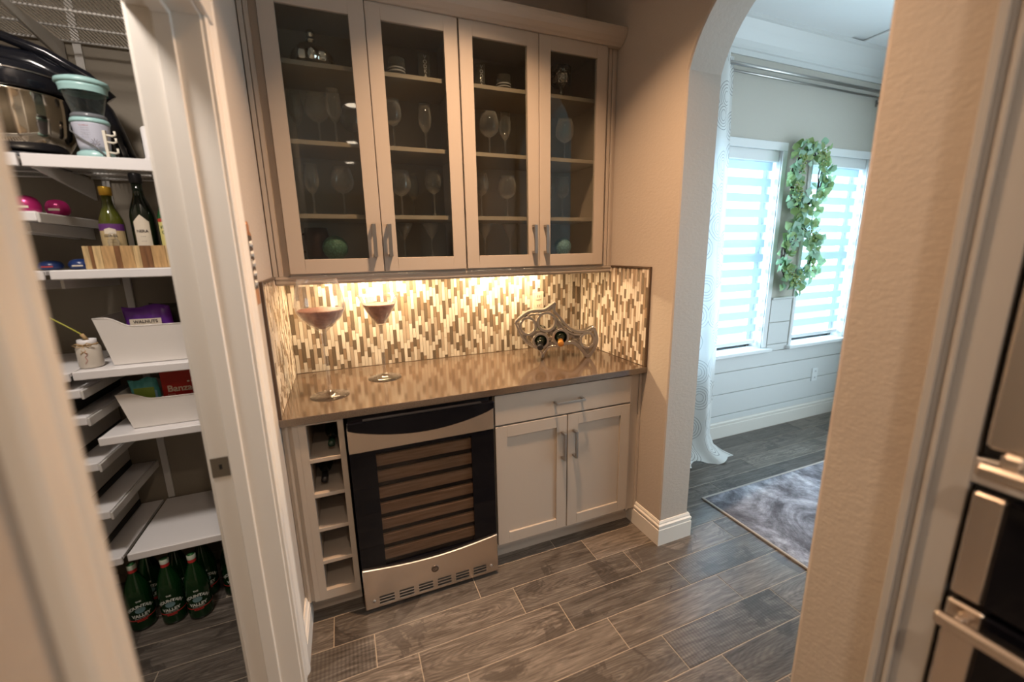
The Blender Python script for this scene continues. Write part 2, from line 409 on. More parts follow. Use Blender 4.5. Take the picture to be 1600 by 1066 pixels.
# ---- pantry doorway: jamb, stop and casings
dj = struct(B('door_1', -.15, .0, -.915, -.895, 0, 2.105, TRIM, bevel=.002))
B('jamb', -.15, .0, -1.793, -1.775, 0, 2.105, TRIM, dj, bevel=.002)
B('jamb_head', -.15, .0, -1.775, -.915, 2.085, 2.105, TRIM, dj, bevel=.002)
B('door_stop', -.098, -.060, -.927, -.915, 0, 2.085, TRIM, dj, bevel=.002)
B('door_stop', -.098, -.060, -1.775, -1.763, 0, 2.085, TRIM, dj, bevel=.002)
B('door_stop', -.098, -.060, -1.763, -.927, 2.073, 2.085, TRIM, dj, bevel=.002)
def casing(ya, yb, z1, side, nm='casing'):
    w = yb-ya; s = 1 if side > 0 else -1    # profile across y, thick at the outer edge
    y_in = ya if s > 0 else yb; x0 = 0
    pr = [(0, 0), (.008, 0), (.011, .008), (.011, .022), (.008, .028), (.010, .045), (.018, .060), (.018, .078), (.014, abs(w)), (0, abs(w))]
    bm = new(); A = []; Bv = []
    for x, d in pr:
        A.append(bm.verts.new((x, y_in+s*d, 0))); Bv.append(bm.verts.new((x, y_in+s*d, z1+d)))
    bm.faces.new(A); bm.faces.new(Bv[::-1]); k = len(A)
    for i in range(k): bm.faces.new((A[i], A[(i+1) % k], Bv[(i+1) % k], Bv[i]))
    return obj(nm, bm, TRIM, dj)
casing(-.910, -.826, 2.09, 1); casing(-1.864, -1.780, 2.09, -1)
B('casing_head', 0, .016, -1.864, -.826, 2.09, 2.174, TRIM, dj, bevel=.003)
B('casing_back', -.162, -.1525, -.893, -.84, 0, 2.14, TRIM, dj, bevel=.003)
sp = B('strike_plate', -.147, -.101, -.9178, -.9152, .860, .922, CHROME, dj, bevel=.0005, label='brushed nickel strike plate')
B('latch_hole', -.127, -.119, -.9182, -.9170, .884, .900, DARK, sp)

# ---- windows of the far room
BLIND = mat('blind_fabric', (.72, .78, .82), .7, 0)
def transl(m, amt, col):
    nt = m.node_tree; t = nt.nodes.new('ShaderNodeBsdfTranslucent'); t.inputs[0].default_value = (*col, 1)
    mx = nt.nodes.new('ShaderNodeMixShader'); mx.inputs[0].default_value = amt; o = nt.nodes['Material Output']
    L(m, P_(m).outputs[0], mx.inputs[1]); L(m, t.outputs[0], mx.inputs[2]); L(m, mx.outputs[0], o.inputs[0])
transl(BLIND, .24, (.66, .82, .90))
SHEER = glass('sheer_blind_mesh', (.93, .96, .97), 1.05)
FRAMEW = mat('white_window_frame', (.78, .80, .80), .35)
for k, (a, b) in enumerate(WX):
    w = struct(B('window_%d' % (k+1), a-.035, b+.045, -.014, 0, WZ1-.012, WZ1+.045, FRAMEW, bevel=.003))
    for q in ((a-.035, a), (b, b+.045)): B('window_casing', q[0], q[1], -.013, 0, WZ0, WZ1-.012, FRAMEW, w, bevel=.003)
    sl = B('window_sill', a-.065, b+.075, -.05, .10, WZ0-.028, WZ0, FRAMEW, w, bevel=.004)
    B('reveal', a, a+.004, 0, .135, WZ0, WZ1, FRAMEW, w); B('reveal', b-.004, b, 0, .135, WZ0, WZ1, FRAMEW, w)
    B('reveal', a, b, 0, .135, WZ1-.004, WZ1, FRAMEW, w)
    bm = new()
    for q in ((a+.004, a+.05), (b-.05, b-.004)): bx(bm, q[0], q[1], .10, .135, WZ0, WZ1-.004)
    bx(bm, a, b, .10, .135, WZ0, WZ0+.05); bx(bm, a, b, .10, .135, WZ1-.055, WZ1-.004); bx(bm, a, b, .095, .135, 1.40, 1.45)
    obj('window_frame', bm, FRAMEW, w, bevel=.002)
    bm = new(); bx(bm, a+.03, b-.03, .116, .119, WZ0+.03, WZ1-.03); obj('glass_pane', bm, WPANE, w)
    B('gap_shade_strip', a+.05, b-.05, .092, .0995, WZ0+.001, WZ0+.022, DARK, w, label='dark strip painted as the shaded gap under the blind')  # near-black strip puts the shade of the gap into colour
    # zebra blind
    bl = thing('roller_blind', ((a+b)/2, .05, WZ0+.03), 'white striped zebra roller blind in the %s window of the far room' % ('left' if k == 0 else 'right'), 'blind', 'zebra blinds')
    B('cassette', a+.008, b-.008, .012, .075, 2.105, WZ1-.006, FRAMEW, bl, bevel=.004)
    z = 2.105; i = 0
    while z > .80:
        z0 = max(z-.058, .775)
        bm = new(); bx(bm, a+.02, b-.02, .0465, .0485, z0, z); obj('blind_band', bm, BLIND, bl)
        z = z0-.052 if i else z0-.055; i += 1
    bm = new(); bx(bm, a+.02, b-.02, .0540, .0545, .76, 2.105); obj('sheer_layer', bm, SHEER, bl)
    B('bottom_rail', a+.02, b-.02, .040, .062, .735, .765, FRAMEW, bl, bevel=.003)
    bm = new(); tube(bm, [(b-.03, .03, 2.1), (b-.03, .03, 1.3), (b-.026, .03, 1.25)], .0022, 6)
    obj('control_chain', bm, FRAMEW, bl)
# exterior: a pale lawn so the outlook is not empty
struct(B('ground_outside', -6, 14, .8, 20, -.3, -.2, mat('pale_paving', (.6, .62, .58), .8)))

# ================================================================ UPPER CABINETS
YF, YD = -.315, -.337
X0, X1, X2, X3, X4 = .0665, .4445, .8235, 1.2068, 1.5838
def pull(parent, x0, x1, z0, z1, yface, vertical=True, name='handle'):
    bm = new(); t = .0065; yo = yface-.030
    if vertical:
        xc = (x0+x1)/2; w = (x1-x0)/2
        bx(bm, xc-w, xc+w, yo-.006, yo+.002, z0, z1); bx(bm, xc-w, xc+w, yo, yface, z0, z0+.012); bx(bm, xc-w, xc+w, yo, yface, z1-.012, z1)
    else:
        bx(bm, x0, x1, yo-.006, yo+.002, z0, z1); bx(bm, x0, x0+.012, yo, yface, z0, z1); bx(bm, x1-.012, x1, yo, yface, z0, z1)
    return obj(name, bm, NICK, parent, bevel=.0012)
def framed_door(parent, xa, xb, za, zb, yb_, yf_, st, hole=True, name='door'):
    bm = new(); e = .0015; xa += e; xb -= e
    rail = st
    for (p, q, r_, s) in ((xa, xa+st, za, zb), (xb-st, xb, za, zb), (xa+st, xb-st, za, za+rail), (xa+st, xb-st, zb-rail, zb)):
        bx(bm, p, q, yf_, yb_, r_, s)
    bmesh.ops.remove_doubles(bm, verts=bm.verts, dist=1e-5)
    return obj(name, bm, CAB, parent, bevel=.0016)
SHZ = (1.668, 1.957, 2.247)
def upper(xa, xm, xb, label, lft):
    c = thing('upper_cabinet', ((xa+xb)/2, -.16, 1.41), label, 'cabinet', 'glass-door wall cabinets')
    bm = new()
    bx(bm, xa, xa+.016, YF, -.002, 1.413, 2.50); bx(bm, xb-.016, xb, YF, -.002, 1.413, 2.50)
    bx(bm, xa+.016, xb-.016, YF, -.002, 1.455, 1.475); bx(bm, xa+.016, xb-.016, YF, -.002, 2.465, 2.485)
    bx(bm, xa+.016, xb-.016, -.012, -.002, 1.475, 2.465)
    obj('body', bm, CABIN, c)
    bm = new(); t = .032
    bx(bm, xa, xa+t, YF-.004, YF, 1.413, 2.50); bx(bm, xb-t, xb, YF-.004, YF, 1.413, 2.50)
    bx(bm, xa+t, xb-t, YF-.004, YF, 1.413, 1.474); bx(bm, xa+t, xb-t, YF-.004, YF, 2.463, 2.50)
    obj('face_frame', bm, CAB, c)
    for z in SHZ: B('shelf', xa+.017, xb-.017, -.292, -.013, z-.018, z, CABIN, c, bevel=.001)
    for i, (p, q) in enumerate(((xa, xm), (xm, xb))):
        d = framed_door(c, p, q, 1.423, 2.474, YF-.0045, YD, .059)
        bm = new(); bx(bm, p+.056, q-.056, YF-.0125, YF-.0095, 1.478, 2.418); obj('glass_pane', bm, PANE, d)
        hx = q-.042 if i == 0 else p+.022
        pull(d, hx, hx+.016, 1.487, 1.626, YD)
    return c
uc1 = upper(X0, X1, X2-.002, 'greige glass-door wall cabinet on the left, holding a silver decanter', True)
uc2 = upper(X2+.002, X3, X4, 'greige glass-door wall cabinet on the right, against the orange-lit wall', False)
def filler(xa, xb, parent, lines):
    bm = new(); bx(bm, xa, xb, YF, -.002, 1.413, 2.50)
    for p, q in lines: bx(bm, p, q, YF-.007, YF+.001, 1.413, 2.50)
    obj('filler_strip', bm, CAB, parent, bevel=.001)
filler(.0015, X0-.001, uc1, ((.004, .020), (.024, .040)))
filler(X4+.001, 1.6555, uc2, ((1.602, 1.618), (1.624, 1.640)))
# light rail under the cabinets and crown on top
lr = new(); prism(lr, [(-.290, 1.4125), (-.326, 1.4125), (-.326, 1.403), (-.322, 1.398), (-.322, 1.386), (-.315, 1.376), (-.298, 1.376), (-.290, 1.39)], 'x', .0100, 1.6465)
tag(obj('light_rail', lr, CAB), 'moulded greige light rail along the underside of the wall cabinets', 'moulding')
cr = new(); prism(cr, [(-.20, 2.5005), (YF-.005, 2.5005), (YF-.005, 2.4755), (-.345, 2.4755), (-.352, 2.482), (-.362, 2.487), (-.380, 2.502), (-.392, 2.522), (-.395, 2.532), (-.395, 2.542), (-.20, 2.542)], 'x', .003, 1.654)
tag(obj('crown_moulding', cr, CAB), 'greige crown moulding on top of the wall cabinets', 'moulding')
# under-cabinet strips
EM = mat('lit_led_strip', (1, 1, 1), .5); P_(EM).inputs['Emission Color'].default_value = (1, .80, .52, 1); P_(EM).inputs['Emission Strength'].default_value = 14
for i, (a, b) in enumerate(((.16, .66), (.86, 1.34))):
    t = thing('undercabinet_light', ((a+b)/2, -.10, 1.427), 'slim lit strip light under the %s wall cabinet' % ('left' if i == 0 else 'right'), 'light', 'under-cabinet strip lights')
    B('housing', a, b, -.125, -.07, 1.433, 1.4545, WHITE, t, bevel=.002)
    B('diffuser', a+.01, b-.01, -.118, -.077, 1.429, 1.4328, EM, t)
    area('strip_glow', ((a+b)/2, -.0975, 1.426), (0, 0, 0), b-a-.03, .035, 8.2, (1, .72, .42))

# ================================================================ BACKSPLASH
bs = thing('tile_backsplash', (.83, -.01, .914), 'vertical stick mosaic backsplash in cream, tan and brown around the counter', 'backsplash')
YB = -.008; ZT0, ZT1 = .9155, 1.3745
B('grout_bed', .0085, 1.6485, -.0055, -.0005, .9145, 1.4120, TGROUT, bs)
B('grout_bed', .0005, .0055, -.645, -.0005, .9145, 1.4125, TGROUT, bs)
B('grout_bed', 1.6515, 1.6565, -.645, -.0005, .9145, 1.4125, TGROUT, bs)
CW = .0172
def columns(length, z0, z1, seed):
    """sticks stacked in columns; every second column repeats and climbs, so the ends form stairs"""
    rnd = random.Random(seed); n = int(length/CW); out = []
    A = ((3, .104), (0, .104), (3, .050), (0, .052)); Bq = ((1, .150), (2, .104), (0, .052), (1, .104), (2, .055), (0, .104))
    sh = 0
    for i in range(n):
        if i % 2 == 0: sh += .060 if (i//2) % 5 else -.11
        seq = A if i % 2 == 0 else Bq; per = sum(q[1] for q in seq); z = z0 - ((-(sh + (.13 if i % 2 else 0))) % per); k = rnd.choice((0, 2)) if i % 2 == 0 else rnd.randrange(6)
        z -= .0
        while z < z1:
            c, h = seq[k % len(seq)]
            if rnd.random() < .10: c = rnd.choice((0, 1, 2))
            h += rnd.uniform(-.003, .003)
            a, b = max(z, z0), min(z+h, z1)
            if b-a > .004: out.append((i*CW, (i+1)*CW, a, b, c))
            z += h; k += 1
    return out
back = [(a+.0095, b+.0095, c, d, e) for a, b, c, d, e in columns(1.6385, ZT0, 1.41, 3)]
back.sort(key=lambda t: -(t[3]-t[2]))
single, rest = back[:280], back[280:]
cache = {}
for a, b, c, d, e in single:
    h = round((d-c)/.004)*.004; key = (h, e)
    if d-c < h: h -= .004; key = (h, e)
    if key not in cache:
        bm = new(); bx(bm, -CW/2+.0008, CW/2-.0008, YB, -.0055, .0008, h-.0008+.003)
        o = obj('mosaic_tile', bm, TILE[e], bs, local=True); cache[key] = o.data
    else:
        o = bpy.data.objects.new('mosaic_tile', cache[key]); COL.objects.link(o); o.parent = bs
    hh = (d-c-.0016)/(h+.003-.0016); o.scale = (1, 1, hh)
    o.location = Vector(((a+b)/2, random.uniform(-.0007, .0005), c-.0008*hh+.0008)) - Vector(WL[bs.name])
bm = new()
for a, b, c, d, e in rest: bx(bm, a+.0008, b-.0008, YB-random.uniform(0, .0006), -.0055, c+.0008, d-.0008, e)
for a, b, c, d, e in columns(.632, ZT0, 1.405, 11):
    bx(bm, .0055, .008+random.uniform(0, .0007), -.640+a+.0008, -.640+b-.0008, c+.0008, d-.0008, e)
for a, b, c, d, e in columns(.632, ZT0, 1.405, 12):
    bx(bm, 1.649-random.uniform(0, .0007), 1.6515, -.640+a+.0008, -.640+b-.0008, c+.0008, d-.0008, e)
tag(obj('small_mosaic_tiles', bm, TILE, bs), kind='stuff')
for xa, xb in ((.0005, .012), (1.645, 1.6565)):
    B('edge_trim', xa, xb, -.652, -.6405, .9145, 1.4145, BRONZE, bs, bevel=.001); B('edge_trim', xa, xb, -.6405, -.328, 1.4055, 1.4145, BRONZE, bs, bevel=.001)
# outlet on the splash
def outlet(loc, label, s=1, face=FRAMEW):
    t = thing('wall_outlet', loc, label, 'outlet', None)
    x, y, z = loc; B('cover_plate', x-.036, x+.036, y-.006, y, z-.058, z+.058, face, t, bevel=.0015)
    for dz in (-.028, .028):
        q = B('receptacle', x-.017, x+.017, y-.008, y-.0055, z+dz-.018, z+dz+.018, face, t, bevel=.001)
        for dx in (-.006, .006): B('slot', x+dx-.0015, x+dx+.0015, y-.0085, y-.0078, z+dz-.004, z+dz+.008, DARK, q)
    return t
CREAMP = mat('cream_outlet_plastic', (.72, .62, .48), .4)
outlet((1.352, -.0088, 1.200), 'cream outlet on the mosaic backsplash above the fish-shaped rack', face=CREAMP)
outlet((4.028, -.0125, .395), 'white outlet on the shiplap wall below the right far window')

# ================================================================ COUNTERTOP + BASE UNITS
ct = B('countertop', .0015, 1.6555, -.655, -.0005, .884, .914, CTOP, bevel=.0015, label='polished brown stone countertop carrying the two giant glasses', cat='countertop')
YB0, YBF = -.618, -.640
# --- bottle cubby
cb = thing('bottle_cubby', (.11, -.3, 0), 'narrow open greige wine cubby with five compartments left of the cooler', 'cabinet')
bm = new()
bx(bm, .056, .083, -.638, -.02, .105, .8835); bx(bm, .193, .214, -.638, -.02, .105, .8835); bx(bm, .083, .193, -.03, -.02, .105, .8835)
bx(bm, .083, .193, -.638, -.03, .105, .145)
bx(bm, .083, .193, -.638, -.03, .872, .8835)
obj('body', bm, CAB, cb)
for z in (.283, .432, .582, .731): B('shelf', .083, .193, -.636, -.031, z-.016, z, CAB, cb, bevel=.001)
bm = new(); bx(bm, .0015, .056, -.630, -.02, .105, .8835); bx(bm, .012, .022, -.634, -.629, .105, .8835); bx(bm, .036, .056, -.638, -.629, .105, .8835)
obj('filler_panel', bm, CAB, cb, bevel=.001)
B('toe_kick', .0015, .214, -.560, -.545, 0, .105, CAB, cb)
# --- wine cooler
wc = thing('wine_cooler', (.523, -.33, 0), 'stainless and black glass wine cooler with wooden racks under the counter', 'wine cooler')
x0, x1 = .2245, .8215
B('body', x0+.006, x1-.006, -.628, -.03, .02, .875, BLACKP, wc, bevel=.003)
for sx in (x0+.05, x1-.05):
    for sy in (-.56, -.08):
        bm = new(); lathe(bm, [(.018, 0), (.018, .02)], 12, (sx, sy, 0)); obj('foot', bm, BLACKP, wc)
# door: black frame around a glass pane
dr = new(); xi0, xi1, zi0, zi1 = .322, .718, .205, .722
for p in ((x0, xi0, .19, .74), (xi1, x1, .19, .74), (xi0, xi1, zi1, .74), (xi0, xi1, .19, zi0)): bx(dr, p[0], p[1], -.662, -.632, p[2], p[3])
door = obj('door', dr, BLACKG, wc)
bm = new(); bx(bm, xi0-.002, xi1+.002, -.657, -.653, zi0-.002, zi1+.002); obj('glass_pane', bm, COOLP, door)
WOODR = mat('beech_rack_wood', (.50, .33, .20), .5)
v = coords(WOODR, (2, 30, 30)); L(WOODR, ramp(WOODR, noise(WOODR, v, 4, 4), [(.3, (.42, .28, .17)), (.7, (.68, .50, .33))]), P_(WOODR).inputs['Base Color'])
B('interior', xi0-.03, xi1+.03, -.6318, -.629, zi0-.01, zi1+.01, DARK, wc)
for k in range(7):
    z = .222 + k*.0725
    B('wine_rack_front', xi0-.02, xi1+.02, -.650, -.634, z, z+.047, WOODR, wc, bevel=.002)
# steel band with the black bow handle
B('steel_band', x0, x1, -.664, -.630, .735, .846, STEEL, wc, bevel=.002)
n = 20; pts = []
for i in range(n+1):
    t = i/n; x = x0+.002+(x1-x0-.004)*t; pts.append((x, .842-.052*math.sin(PI*t)**.8))
bm = new(); prism(bm, pts + [(x1-.002, .8725), (x0+.002, .8725)], 'y', -.690, -.6645)
obj('bow_handle', bm, BLACKG, wc, bevel=.004)
B('grip_shadow_slot', x0+.06, x1-.06, -.6905, -.672, .8730, .8770, BLACKP, wc)
# toe grille with curved top
top = []
for i in range(n+1):
    t = i/n; top.append((x0+(x1-x0)*t, .212-.024*math.sin(PI*t)))
bm = new(); prism(bm, [(x0, .018)] + top + [(x1, .018)], 'y', -.672, -.632)
gr = obj('toe_grille', bm, STEEL, wc, bevel=.003)
for g in range(6):
    xa = x0+.058+g*.0835
    for s in range(3): B('vent_slot', xa, xa+.062, -.6726, -.6718, .036+s*.014, .043+s*.014, DARK, wc)
    for s in range(3): B('vent_louver', xa, xa+.062, -.6745, -.6726, .0335+s*.014, .0365+s*.014, CHROME, wc)
for xs in (x0+.036, x1-.036):
    bm = new(); lathe(bm, [(.006, 0), (.006, .003), (.0025, .0042)], 12)
    bmesh.ops.rotate(bm, verts=bm.verts, cent=(0, 0, 0), matrix=Matrix.Rotation(PI/2, 3, 'X')); bmesh.ops.translate(bm, verts=bm.verts, vec=(xs, -.6722, .056))
    obj('screw', bm, NICK, wc)
GREYM = mat('grey_badge', (.16, .13, .11), .35, 1)
bm = new(); lathe(bm, [(.0165, 0), (.0165, .0025), (.0140, .0030)], 24)
bmesh.ops.rotate(bm, verts=bm.verts, cent=(0, 0, 0), matrix=Matrix.Rotation(PI/2, 3, 'X')); bmesh.ops.translate(bm, verts=bm.verts, vec=(.525, -.6722, .128))
bd = obj('round_badge', bm, GREYM, wc)
text_on('badge_monogram', 'GE', .017, (.525, -.6754, .1222), (1, 0, 0), (0, 0, 1), STEEL, bd)
# --- base cabinet
bc = thing('base_cabinet', (1.2, -.3, 0), 'greige base cabinet with one drawer over two panelled doors', 'cabinet')
bm = new(); bx(bm, .8345, 1.574, YB0, -.01, .095, .8835); obj('body', bm, CAB, bc)
def slab(parent, xa, xb, za, zb, name): return B(name, xa, xb, YBF, YB0-.001, za, zb, CAB, parent, bevel=.0016)
d1 = slab(bc, .8375, 1.572, .735, .876, 'drawer'); pull(d1, 1.130, 1.285, .797, .809, YBF, False)
for (a, b, hx) in ((.8360, 1.2058, 1.171), (1.2072, 1.5735, 1.234)):
    d = framed_door(bc, a, b, .122, .7265, YB0-.001, YBF, .056)
    bm = new(); bx(bm, a+.0575, b-.0575, YBF+.009, YB0-.001, .178, .670); obj('door_panel', bm, CAB, d)
    pull(d, hx, hx+.013, .508, .648, YBF)
bm = new(); bx(bm, 1.5745, 1.6555, -.612, -.01, .095, .8835); bx(bm, 1.583, 1.598, -.622, -.612, .095, .8835); bx(bm, 1.640, 1.6555, -.620, -.612, .095, .8835)
obj('filler_panel', bm, CAB, bc, bevel=.001)
B('toe_kick', .8345, 1.6555, -.560, -.54, 0, .095, CAB, bc)

# ================================================================ COUNTER THINGS
def giant(name, prof, liq, pos, label, seg=40):
    t = thing(name, pos, label, 'glass')
    bm = new(); lathe(bm, prof[0], seg, cap=False); obj('bowl', bm, CRYS, t, local=True)
    bm = new(); lathe(bm, prof[1], 24, cap=False); obj('stem', bm, CRYS, t, local=True)
    bm = new(); lathe(bm, prof[2], seg, cap=False); obj('foot', bm, CLEARF, t, local=True)
    bm = new(); lathe(bm, liq, seg, cap=True); o = obj('rose_filling', bm, ROSE, t, local=True); return t
ROSE = mat('rose_liquid', (.26, .085, .055), .45)
v = coords(ROSE); L(ROSE, ramp(ROSE, noise(ROSE, v, 35, 5, .6), [(.35, (.22, .065, .042)), (.65, (.46, .19, .13))]), P_(ROSE).inputs['Base Color'])
footp = [(.0, .0), (.077, .0), (.078, .0025), (.045, .008), (.015, .018), (.0075, .035)]
giant('giant_goblet', (
    [(.011, .272), (.022, .284), (.048, .305), (.075, .331), (.092, .362), (.0955, .392), (.090, .430), (.080, .470), (.073, .492), (.0715, .4915), (.0785, .469), (.0885, .429), (.0935, .392), (.090, .363), (.073, .3335), (.045, .308), (.015, .289), (.001, .285)],
    [(.0075, .035), (.0065, .12), (.0070, .20), (.010, .262), (.011, .272)], footp),
    [(.001, .2865), (.015, .2905), (.0445, .3095), (.072, .3350), (.0885, .3635), (.0895, .3660), (.086, .3690)], (.170, -.432, .914), 'giant clear goblet holding rose-brown filling, left on the counter')
giant('giant_martini_glass', (
    [(.0085, .252), (.020, .262), (.046, .302), (.072, .350), (.0925, .400), (.0912, .400), (.0705, .351), (.044, .304), (.016, .265), (.001, .262)],
    [(.0075, .035), (.006, .12), (.0065, .22), (.0085, .252)], footp),
    [(.001, .263), (.016, .266), (.0435, .305), (.0685, .350), (.0725, .3585)], (.412, -.262, .914), 'giant clear martini glass with rose-brown filling beside the goblet')
# --- fish wine rack (in a vertical plane through its feet)
e = Vector((1, -.354, 0)).normalized(); nn = Vector((-e.y, e.x, 0))   # nn points to the wall
O = Vector((1.255, -.263, .914))
def F(s, z, d=0): return O + e*s + Vector((0, 0, z)) + nn*d
ALU = mat('cast_aluminium', (.32, .28, .24), .42, 1)
v = coords(ALU); bump(ALU, noise(ALU, v, 220, 3), .5, .0015)
ALUP = mat('smooth_cast_aluminium', (.50, .45, .40), .30, 1)
fr_ = thing('fish_wine_rack', (1.38, -.31, .914), 'silvery fish-shaped metal bottle rack with five rings at the right end of the counter', 'wine rack')
def smooth(pts, k=3, closed=False):
    for _ in range(k):
        q = []; n = len(pts)
        rng = range(n) if closed else range(n-1)
        if not closed: q.append(pts[0])
        for i in rng:
            a, b = pts[i], pts[(i+1) % n]
            q.append((a[0]*.75+b[0]*.25, a[1]*.75+b[1]*.25)); q.append((a[0]*.25+b[0]*.75, a[1]*.25+b[1]*.75))
        if not closed: q.append(pts[-1])
        pts = q
    return pts
def ribbon(bm, pts, w, d, closed=False):
    """rectangular band following pts in the rack plane; w half width in plane, d half depth"""
    n = len(pts); R = []
    for i, p in enumerate(pts):
        a = pts[i-1] if (i or closed) else p; b = pts[(i+1) % n] if (i < n-1 or closed) else p
        t = Vector((b[0]-a[0], b[1]-a[1])); t = t.normalized() if t.length > 1e-9 else Vector((1, 0)); m_ = Vector((-t.y, t.x))
        ww = w[i] if isinstance(w, list) else w
        R.append([bm.verts.new(F(p[0]+m_.x*ww*s1, p[1]+m_.y*ww*s1, d*s2)) for s1, s2 in ((-1, -1), (1, -1), (1, 1), (-1, 1))])
    for i in range(n if closed else n-1):
        A, C = R[i], R[(i+1) % n]
        for k in range(4): bm.faces.new((A[k], A[(k+1) % 4], C[(k+1) % 4], C[k]))
    if not closed: bm.faces.new(R[0][::-1]); bm.faces.new(R[-1])
bm = new()
back_ = smooth([(-.145, .209), (-.11, .241), (-.075, .264), (-.032, .271), (.009, .268), (.042, .288), (.071, .310)])
ribbon(bm, back_, .007, .02)
back2 = smooth([(-.135, .195), (-.10, .226), (-.06, .248), (-.01, .252), (.04, .262), (.071, .310)])
ribbon(bm, back2, .004, .018)
tail = smooth([(.071, .310), (.060, .266), (.088, .241), (.116, .203), (.148, .169), (.181, .150), (.228, .146), (.281, .171)])
ribbon(bm, tail, .007, .02)
tail2 = smooth([(.052, .250), (.080, .222), (.108, .185), (.140, .150), (.175, .132), (.225, .130), (.270, .145), (.281, .171)])
ribbon(bm, tail2, .0045, .018)
ribbon(bm, smooth([(.281, .171), (.298, .128), (.302, .088), (.283, .040), (.252, -.0), (.228, .036), (.196, .073), (.165, .092), (.135, .084)]), .009, .02)
ribbon(bm, smooth([(-.145, .209), (-.133, .172), (-.112, .124), (-.084, .092), (-.052, .072), (-.019, .058)]), .0055, .02)
ribbon(bm, smooth([(-.133, .200), (-.118, .165), (-.098, .125), (-.072, .098), (-.04, .082)]), .003, .016)
ribbon(bm, smooth([(-.019, .058), (-.004, .040), (0.0, .0), (.012, .045), (.042, .073), (.089, .070), (.135, .084)]), .006, .02)
obj('fish_outline', bm, ALUP, fr_, bevel=.0012)
def ringpts(c, rx, rz, n=28): return [(c[0]+rx*math.cos(2*PI*i/n), c[1]+rz*math.sin(2*PI*i/n)) for i in range(n)]
RINGS = [((-.078, .186), .042, .046), ((.023, .207), .048, .050), ((-.009, .103), .040, .040), ((.100, .121), .041, .041), ((.248, .100), .038, .042)]
for c, rx, rz in RINGS:
    bm = new(); ribbon(bm, ringpts(c, rx, rz), .0065, .022, True); obj('bottle_ring', bm, ALUP, fr_, bevel=.001)
# pierced, textured infill plates between the rings
def web(pts, w, d):
    bm = new(); ribbon(bm, pts, w, d); obj('textured_web', bm, ALU, fr_, bevel=.001)
def strut(a, b, w=.009): web([a, b], w, .012)
for a, b in (((-.036, .200), (-.026, .205)), ((-.05, .145), (-.03, .125)), ((.012, .157), (.002, .142)), ((.05, .166), (.075, .152)), ((.030, .108), (.060, .115)),
             ((.14, .130), (.165, .120)), ((.165, .120), (.212, .110)), ((.16, .098), (.21, .085)), ((-.095, .142), (-.092, .110)), ((-.045, .115), (-.07, .145)),
             ((.072, .205), (.085, .225)), ((.09, .165), (.112, .190)), ((-.02, .25), (0, .253)), ((-.09, .232), (-.08, .245)), ((.05, .08), (.04, .095)), ((.08, .165), (.04, .14)),
             ((.18, .135), (.19, .11)), ((.255, .142), (.26, .148)), ((.25, .06), (.253, .01)), ((.24, .06), (.235, .035)), ((-.055, .10), (-.04, .085))): strut(a, b)
web(smooth([(.062, .235), (.085, .195), (.105, .170)]), .010, .010)
web(smooth([(.125, .160), (.16, .135), (.20, .122)]), .010, .010)
web(smooth([(-.06, .135), (-.03, .15), (-.005, .15)]), .008, .010)
web(smooth([(.03, .145), (.055, .155), (.06, .135)]), .010, .010)
web(smooth([(.02, .075), (.05, .085), (.075, .078)]), .008, .010)
# bottles lying in the two middle rings, neck to the room
def rack_bottle(c, label, cap, neckm, body):
    d = -nn; d = (d*1.0 + Vector((0, 0, -.16)) + e*(-.12)).normalized()
    base = F(c[0], c[1]) - d*.165; 
    if base.y > -.03: base = base + d*.02
    t = thing('wine_bottle', tuple(base), label, 'bottle', 'bottles lying in the fish rack')
    q = Vector((0, 0, 1)).rotation_difference(d).to_matrix()
    def part(nm, prof, m):
        bm = new(); lathe(bm, prof, 20); bmesh.ops.rotate(bm, verts=bm.verts, cent=(0, 0, 0), matrix=q); return obj(nm, bm, m, t, local=True)
    part('body', [(.0, .0), (.033, .0), (.0355, .006), (.0355, .15), (.031, .175), (.019, .200), (.0145, .215)], body)
    part('neck', [(.0145, .2145), (.0138, .24), (.0135, .262)], body)
    part('foil', [(.0152, .232), (.0150, .262), (.0162, .263), (.0162, .274), (.013, .2765), (0, .2765)], neckm)
    return t
GOLD = mat('amber_foil', (.62, .28, .06), .28, .4)
rack_bottle((-.009, .103), 'dark wine bottle with black foil lying in the left middle ring of the fish rack', 0, BLACKP, BLACKB)
rack_bottle((.100, .121), 'dark wine bottle with amber foil lying in the right middle ring of the fish rack', 0, GOLD, BLACKB)
# bottles in the cubbies
for (x, z, lb) in ((.163, .731, 'dark bottle lying in the top compartment of the wine cubby'), (.122, .582, 'dark bottle lying in the second compartment of the wine cubby')):
    t = thing('wine_bottle', (x, -.30, z+.001), lb, 'bottle', 'bottles in the cubby')
    m_ = mat('green_tip', (.008, .03, .018), .15) if z > .7 else BLACKP
    R = Matrix.Rotation(PI/2, 3, 'X')
    for nm, prof, mm in (('body', [(0, 0), (.026, 0), (.028, .005), (.028, .15), (.024, .17), (.014, .2)], BLACKB), ('neck', [(.0125, .2), (.0125, .27)], BLACKB), ('foil', [(.0136, .24), (.0136, .285), (0, .286)], m_)):
        bm = new(); lathe(bm, prof, 18); bmesh.ops.rotate(bm, verts=bm.verts, cent=(0, 0, 0), matrix=R); bmesh.ops.translate(bm, verts=bm.verts, vec=(0, 0, .0285)); obj(nm, bm, mm, t, local=True)

